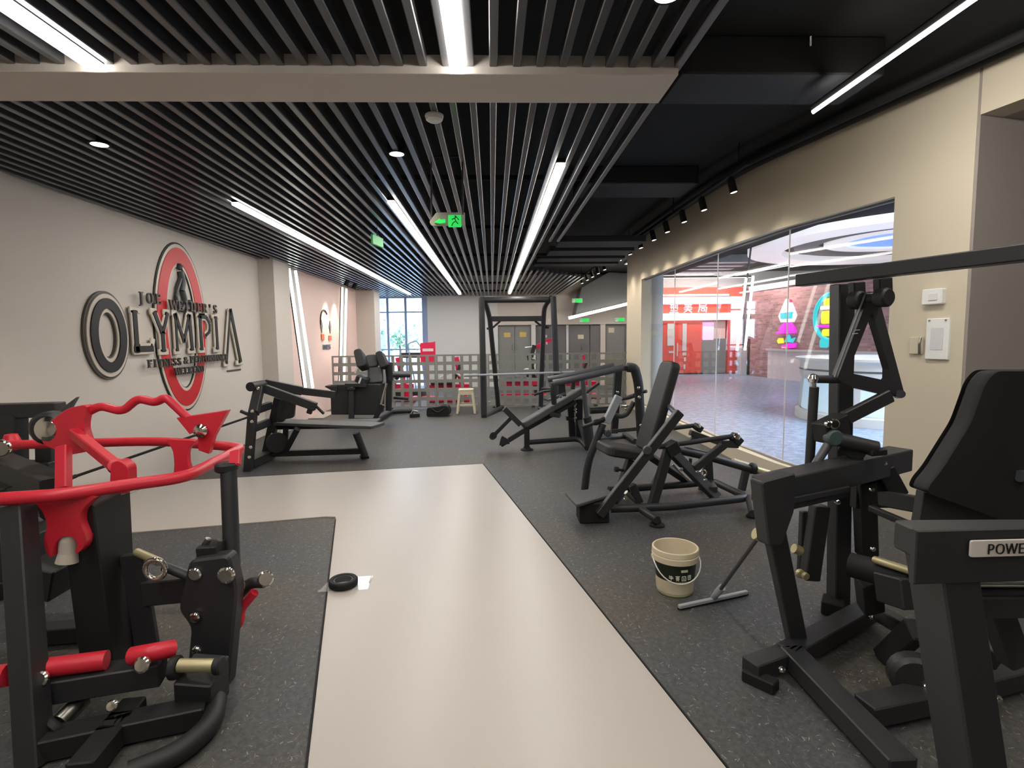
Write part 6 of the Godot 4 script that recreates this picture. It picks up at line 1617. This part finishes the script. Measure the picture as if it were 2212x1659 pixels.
	pipe(o, "roller_sleeve", [Vector3(1.648, 0.517, -2.2), Vector3(1.667, 0.545, -2.02)], 0.016, 0.0, M.brass)
	beam(o, "roller_leg", Vector3(1.695, 0.389, -2.3), Vector3(1.789, 0.192, -2.4), 0.08, 0.09, M.frame, Vector3(1, 0, 0))
	part(o, "roller_base", sh().bar(Vector3(1.682, 0.423, -2.15), Vector3(1.684, 0.46, -2), 0.14, 0.12), M.frame_dark)
	# base on the floor
	beam(o, "base_beam", Vector3(1.297, 0.06, -2.247), Vector3(1.947, 0.06, -2.62), 0.1, 0.08, M.frame)
	beam(o, "base_beam", Vector3(1.326, 0.06, -2.266), Vector3(1.334, 0.06, -1.605), 0.1, 0.08, M.frame)
	beam(o, "base_stub", Vector3(1.308, 0.06, -2.257), Vector3(1.091, 0.06, -2.169), 0.09, 0.07, M.frame)
	part(o, "base_foot", sh().bar(Vector3(1.08, 0.025, -2.194), Vector3(1.169, 0.025, -2.088), 0.06, 0.05), M.rubber)
	beam(o, "base_beam", Vector3(1.4, 0.06, -1.888), Vector3(1.737, 0.06, -1.956), 0.1, 0.08, M.frame)
	beam(o, "base_beam", Vector3(1.737, 0.06, -1.956), Vector3(2.392, 0.06, -2.125), 0.1, 0.08, M.frame)
	beam(o, "low_stay", Vector3(1.907, 0.107, -2.5), Vector3(1.85, 0.169, -2.2), 0.06, 0.07, M.frame_dark)
	beam(o, "low_stay", Vector3(1.785, -0.003, -2.3), Vector3(1.765, 0.256, -2.1), 0.06, 0.09, M.frame_dark)
	beam(o, "low_stay", Vector3(1.888, 0.25, -2), Vector3(2.019, 0.165, -2), 0.05, 0.06, M.frame_dark)
	part(o, "hub", sh().disc(Vector3(1.68, 0.119, -2), Vector3(-0.4, 0, 1), 0.09, 0.08), M.frame)
	for q in [Vector3(1.187, 0.105, -2.084), Vector3(1.843, 0.105, -2.468), Vector3(1.694, 0.105, -1.95), Vector3(1.903, 0.105, -1.864)]:
		bolt(o, q, Vector3.UP, 0.014)

# ---------------------------------------------------------------- small things on the floor
func small_things() -> void:
	# bucket
	var b := Vector3(1.055, 0, -3.02)
	var o := thing("bucket", "cream plastic bucket with dark green label and wire handle beside the floor squeegee", "bucket", b)
	part(o, "base_band", sh().lathe(b, Vector3.UP, [Vector2(0, 0), Vector2(0.098, 0), Vector2(0.104, 0.006), Vector2(0.107, 0.045)], 40), M.bucket_pale)
	part(o, "green_band", sh().lathe(b, Vector3.UP, [Vector2(0.107, 0.045), Vector2(0.110, 0.085)], 40), M.bucket_green)
	part(o, "label_band", sh().lathe(b, Vector3.UP, [Vector2(0.110, 0.085), Vector2(0.121, 0.2)], 40), M.bucket_dark)
	part(o, "rim", sh().lathe(b, Vector3.UP, [Vector2(0.121, 0.2), Vector2(0.133, 0.2), Vector2(0.134, 0.232), Vector2(0.131, 0.236), Vector2(0.133, 0.24), Vector2(0.132, 0.266), Vector2(0.128, 0.27), Vector2(0.122, 0.268), Vector2(0.118, 0.2), Vector2(0.106, 0.02), Vector2(0, 0.02)], 40), M.cream)
	part(o, "water", sh().disc(b + Vector3(0, 0.09, 0), Vector3.UP, 0.108, 0.006, 32), M.water)
	var hp := []
	for k in 17:
		var t := PI * k / 16.0
		var x := -cos(t) * 0.137
		var drop := sin(t)
		hp.append(b + Vector3(x, 0.215 - 0.125 * drop, 0.118 * pow(drop, 0.6)))
	part(o, "handle", sh().tube(hp, 0.0035, 0.0, 8), M.white)
	for sx in [-1.0, 1.0]:
		part(o, "handle_ear", sh().disc(b + Vector3(0.136 * sx, 0.215, 0), Vector3(1, 0, 0), 0.012, 0.008, 12), M.cream)
	# label print: four characters on the dark band
	var chars := [[[0.2, 1, 0.1, 0.7], [0.1, 0.75, 0.9, 0.75], [0.05, 0.45, 0.95, 0.45], [0.5, 1, 0.5, 0]], [[0.05, 0.95, 0.95, 0.95], [0.3, 0.95, 0.3, 0.0], [0.7, 0.95, 0.7, 0.0], [0.1, 0.5, 0.9, 0.5], [0.5, 0.9, 0.5, 0.1]], [[0.1, 0.95, 0.9, 0.95], [0.1, 0.1, 0.9, 0.1], [0.1, 0.95, 0.1, 0.0], [0.9, 0.95, 0.9, 0.0], [0.35, 0.6, 0.65, 0.6], [0.35, 0.35, 0.65, 0.35]], [[0.1, 1, 0.9, 1], [0.15, 1, 0.15, 0.3], [0.85, 1, 0.85, 0.3], [0.3, 0.7, 0.7, 0.7], [0.5, 0.95, 0.5, 0.1], [0.1, 0.2, 0.9, 0.2]]]
	for k in 4:
		var ang := -0.05 + (k - 1.5) * 0.3
		var nn := Vector3(sin(ang), 0, cos(ang))
		var ux := Vector3(cos(ang), 0, -sin(ang))
		strokes(o, "label_character", b + nn * 0.1185 - ux * 0.014 + Vector3(0, 0.108, 0), ux, Vector3.UP, 0.028, 0.004, chars[k], M.bucket_text)
	part(o, "label_mark", sh().bar(b + Vector3(-0.005, 0.165, 0.1195), b + Vector3(0.035, 0.165, 0.1145), 0.004, 0.014, Vector3.UP, 0.001), M.bucket_text)
	# squeegee leaning on the peg of the pendulum machine
	var s := thing("squeegee", "grey floor squeegee whose pole leans on a brass peg beside the bucket", "squeegee", Vector3(1.231, 0, -2.883))
	part(s, "blade_holder", sh().bar(Vector3(0.996, 0.022, -2.781), Vector3(1.445, 0.022, -2.925), 0.022, 0.022, Vector3.UP, 0.004), M.steel_dull)
	part(s, "rubber_blade", sh().bar(Vector3(0.996, 0.006, -2.796), Vector3(1.458, 0.006, -2.94), 0.008, 0.012, Vector3.UP, 0.001), M.rubber)
	part(s, "socket", sh().tube([Vector3(1.219, 0.03, -2.856), Vector3(1.221, 0.072, -2.82), Vector3(1.234, 0.126, -2.78)], 0.017, 0.01, 12, 0.02), M.steel_dull)
	part(s, "pole", sh().tube([Vector3(1.228, 0.108, -2.79), Vector3(1.148, 0.651, -2.21)], 0.0105, 0.0, 12), M.frame_grey)
	# roll of black tape in its clear bag
	var tp := Vector3(-0.925, 0.009, -3.18)
	var r := thing("tape_roll", "black tape roll in a clear bag on the white floor panel", "tape roll", tp)
	part(r, "roll", sh().lathe(tp, Vector3.UP, [Vector2(0.055, 0.004), Vector2(0.082, 0.004), Vector2(0.086, 0.012), Vector2(0.086, 0.036), Vector2(0.08, 0.044), Vector2(0.06, 0.044), Vector2(0.055, 0.036), Vector2(0.055, 0.004)], 36), M.rubber)
	part(r, "core", sh().lathe(tp, Vector3.UP, [Vector2(0.052, 0.006), Vector2(0.0555, 0.006), Vector2(0.0555, 0.04), Vector2(0.052, 0.04), Vector2(0.052, 0.006)], 28), M.frame_grey)
	var film := sh()
	film.plate(poly([Vector2(-0.13, -0.08), Vector2(0.16, -0.06), Vector2(0.155, 0.12), Vector2(-0.1, 0.1)]), tp + Vector3(0, 0.002, 0), Vector3(1, 0, 0), Vector3(0, 0, -1), 0.002, 0.0005)
	part(r, "bag", film, M.film)
	part(r, "bag_edge", sh().tube([tp + Vector3(0.14, 0.006, -0.115), tp + Vector3(0.148, 0.016, -0.09), tp + Vector3(0.15, 0.006, -0.02)], 0.003, 0.02, 8), M.trim_white)
	part(r, "bag_edge", sh().tube([tp + Vector3(-0.13, 0.005, 0.08), tp + Vector3(-0.1, 0.02, 0.07), tp + Vector3(-0.08, 0.006, 0.06)], 0.003, 0.02, 8), M.film)
	# plastic stool
	var st := Vector3(-0.535, 0, -10.72)
	var so := thing("stool", "cream plastic stool in front of the lattice fence beside the squat rack", "stool", st)
	part(so, "seat", sh().plate(Shape.soften(poly([Vector2(-0.15, -0.15), Vector2(0.15, -0.15), Vector2(0.15, 0.15), Vector2(-0.15, 0.15)]), 0.05), st + Vector3(0, 0.465, 0), Vector3(1, 0, 0), Vector3(0, 0, -1), 0.03, 0.01, 3), M.cream)
	part(so, "apron", sh().frame(poly([Vector2(-0.145, -0.145), Vector2(0.145, -0.145), Vector2(0.145, 0.145), Vector2(-0.145, 0.145)]), poly([Vector2(-0.125, -0.125), Vector2(0.125, -0.125), Vector2(0.125, 0.125), Vector2(-0.125, 0.125)]), st + Vector3(0, 0.415, 0), Vector3(1, 0, 0), Vector3(0, 0, -1), 0.08), M.cream)
	for q in [Vector2(-1, -1), Vector2(1, -1), Vector2(1, 1), Vector2(-1, 1)]:
		part(so, "leg", sh().bar(st + Vector3(0.128 * q.x, 0.4, 0.128 * q.y), st + Vector3(0.175 * q.x, 0, 0.175 * q.y), 0.055, 0.045, Vector3(1, 0, 0), 0.008), M.cream)
	for q in [[Vector2(-1, 1), Vector2(1, 1)], [Vector2(-1, -1), Vector2(1, -1)], [Vector2(-1, -1), Vector2(-1, 1)], [Vector2(1, -1), Vector2(1, 1)]]:
		part(so, "rung", sh().bar(st + Vector3(0.15 * q[0].x, 0.17, 0.15 * q[0].y), st + Vector3(0.15 * q[1].x, 0.17, 0.15 * q[1].y), 0.02, 0.04), M.cream)
	# black bag and small black tool on the floor
	var bg := Vector3(-1.06, 0, -10.35)
	var bo := thing("tool_bag", "low black bag lying on the floor left of the stool", "bag", bg)
	part(bo, "body", sh().plate(Shape.soften(poly([Vector2(-0.21, 0.0), Vector2(0.2, 0.0), Vector2(0.24, 0.09), Vector2(0.2, 0.2), Vector2(0.1, 0.21), Vector2(-0.04, 0.17), Vector2(-0.2, 0.17)]), 0.05), bg, Vector3(1, 0, 0.1), Vector3.UP, 0.24, 0.05, 4), M.rubber)
	part(bo, "flap", sh().plate(Shape.soften(poly([Vector2(-0.2, -0.1), Vector2(0.18, -0.1), Vector2(0.2, 0.1), Vector2(-0.2, 0.1)]), 0.04), bg + Vector3(0.0, 0.175, 0), Vector3(1, 0.08, 0), Vector3(0, 0, -1), 0.03, 0.01, 2), M.pad)
	part(bo, "strap", sh().tube([bg + Vector3(-0.12, 0.16, 0.13), bg + Vector3(0.0, 0.08, 0.145), bg + Vector3(0.14, 0.17, 0.13)], 0.009, 0.05, 8), M.pad)
	var tk := Vector3(-1.5, 0, -10.2)
	var to := thing("floor_clamp", "small black clamp lying on the floor left of the black bag", "clamp", tk)
	part(to, "body", sh().bar(tk + Vector3(-0.09, 0.035, 0), tk + Vector3(0.1, 0.04, -0.02), 0.09, 0.06), M.rubber)
	part(to, "jaw", sh().tube([tk + Vector3(-0.06, 0.06, 0), tk + Vector3(-0.02, 0.13, 0), tk + Vector3(0.06, 0.1, -0.02)], 0.02, 0.03, 8), M.steel)
	# pale floor board by the left wall behind the bench
	var pb := thing("floor_board", "pale cream board on the floor behind the rowing bench", "board", Vector3(-3.6, 0, -10.662))
	part(pb, "board", sh().bar(Vector3(-4.102, 0.01, -10.653), Vector3(-3.224, 0.01, -10.663), 0.9, 0.018), M.mat_white)
	# red sign board behind the fence and red machines beyond it
	var rb := Vector3(-1.62, 0, -13.6)
	var ro := thing("red_sign_board", "pink red sign board standing behind the fence beside the window", "sign board", rb)
	part(ro, "board", sh().plate(poly([Vector2(-0.19, 0.85), Vector2(0.19, 0.85), Vector2(0.19, 1.42), Vector2(0.13, 1.40), Vector2(-0.19, 1.38)]), rb, Vector3(1, 0, 0), Vector3.UP, 0.03), M.pink)
	part(ro, "lettering_band", sh().box(rb + Vector3(-0.13, 1.17, 0.015), rb + Vector3(0.14, 1.24, 0.022), 0.002), M.trim_white)
	part(ro, "stand", sh().bar(rb + Vector3(0, 0, -0.02), rb + Vector3(0, 0.9, -0.02), 0.05, 0.04, Vector3(1, 0, 0)), M.pink)
	part(ro, "foot", sh().box(rb + Vector3(-0.2, 0, -0.2), rb + Vector3(0.2, 0.02, 0.2)), M.pink)
	var spec := [[-1.0, -12.6, "red and black machine behind the third fence panel"], [0.75, -13.2, "red and black machine behind the squat rack with raised pink arm"], [2.0, -12.9, "red and black machine behind the fence right of the squat rack"], [-2.4, -12.9, "dark red machine behind the second fence panel"]]
	for k in spec.size():
		var p := Vector3(spec[k][0], 0, spec[k][1])
		var m := thing("red_machine", spec[k][2], "exercise machine", p, "machines behind the fence")
		part(m, "base", sh().bar(p + Vector3(-0.55, 0.06, 0), p + Vector3(0.55, 0.06, 0), 0.12, 0.1), M.pink)
		part(m, "rear_foot", sh().bar(p + Vector3(0.5, 0.05, -0.35), p + Vector3(0.5, 0.05, 0.35), 0.1, 0.08), M.pink)
		part(m, "seat_rail", sh().bar(p + Vector3(-0.5, 0.36, 0), p + Vector3(0.5, 0.36, 0), 0.14, 0.11), M.pink)
		part(m, "post", sh().bar(p + Vector3(0.35, 0.05, 0), p + Vector3(0.15, 1.05, 0), 0.1, 0.12, Vector3(1, 0, 0)), M.pink if k != 1 else M.frame)
		cushion(m, "seat", p + Vector3(-0.45, 0.46, 0), p + Vector3(0.1, 0.46, 0), Vector3(0, 0, 1), 0.32, 0.08, M.pad)
		cushion(m, "back_pad", p + Vector3(0.1, 0.52, 0), p + Vector3(0.28, 0.95, 0), Vector3(0, 0, 1), 0.28, 0.07, M.pad)
		part(m, "grip", sh().tube([p + Vector3(-0.2, 0.6, 0.3), p + Vector3(0.1, 0.75, 0.3), p + Vector3(0.3, 0.6, 0.3)], 0.025, 0.1, 10), M.trim_white)
		if k == 1:
			part(m, "raised_arm", sh().plate(Shape.soften(poly([Vector2(-0.22, -0.08), Vector2(-0.1, 0.0), Vector2(0.1, 0.08), Vector2(0.42, 0.12), Vector2(0.3, 0.05), Vector2(0.05, -0.06), Vector2(-0.1, -0.1)]), 0.03), p + Vector3(0.45, 1.32, 0), Vector3(1, 0.15, 0), Vector3(-0.15, 1, 0), 0.08), M.pink)
			part(m, "arm_post", sh().bar(p + Vector3(0.2, 1.0, 0.05), p + Vector3(0.28, 1.3, 0.05), 0.07, 0.1, Vector3(1, 0, 0)), M.frame)
			part(m, "arm_grip", sh().tube([p + Vector3(0.3, 1.26, 0.05), p + Vector3(0.05, 1.24, 0.05)], 0.02, 0.0, 10), M.wall_grey)
	# treadmill handles by the window
	var t := Vector3(-2.15, 0, -14.4)
	var tm := thing("treadmill", "exercise treadmill with a thin arched handle before the window", "treadmill", t)
	part(tm, "deck", sh().bar(t + Vector3(0, 0.1, 0.7), t + Vector3(0, 0.12, -0.6), 0.7, 0.14), M.frame)
	part(tm, "handle", sh().tube([t + Vector3(0.1, 0.15, 0), t + Vector3(-0.1, 1.36, 0), t + Vector3(0.14, 1.44, 0), t + Vector3(0.24, 1.3, 0), t + Vector3(0.34, 0.15, 0)], 0.018, 0.1, 10), M.window_frame)
	part(tm, "console", sh().bar(t + Vector3(-0.28, 1.05, -0.1), t + Vector3(0.28, 1.05, -0.1), 0.1, 0.14), M.frame)
	part(tm, "post", sh().bar(t + Vector3(-0.28, 0.15, -0.15), t + Vector3(-0.28, 1.05, -0.1), 0.06, 0.06, Vector3(1, 0, 0)), M.frame)
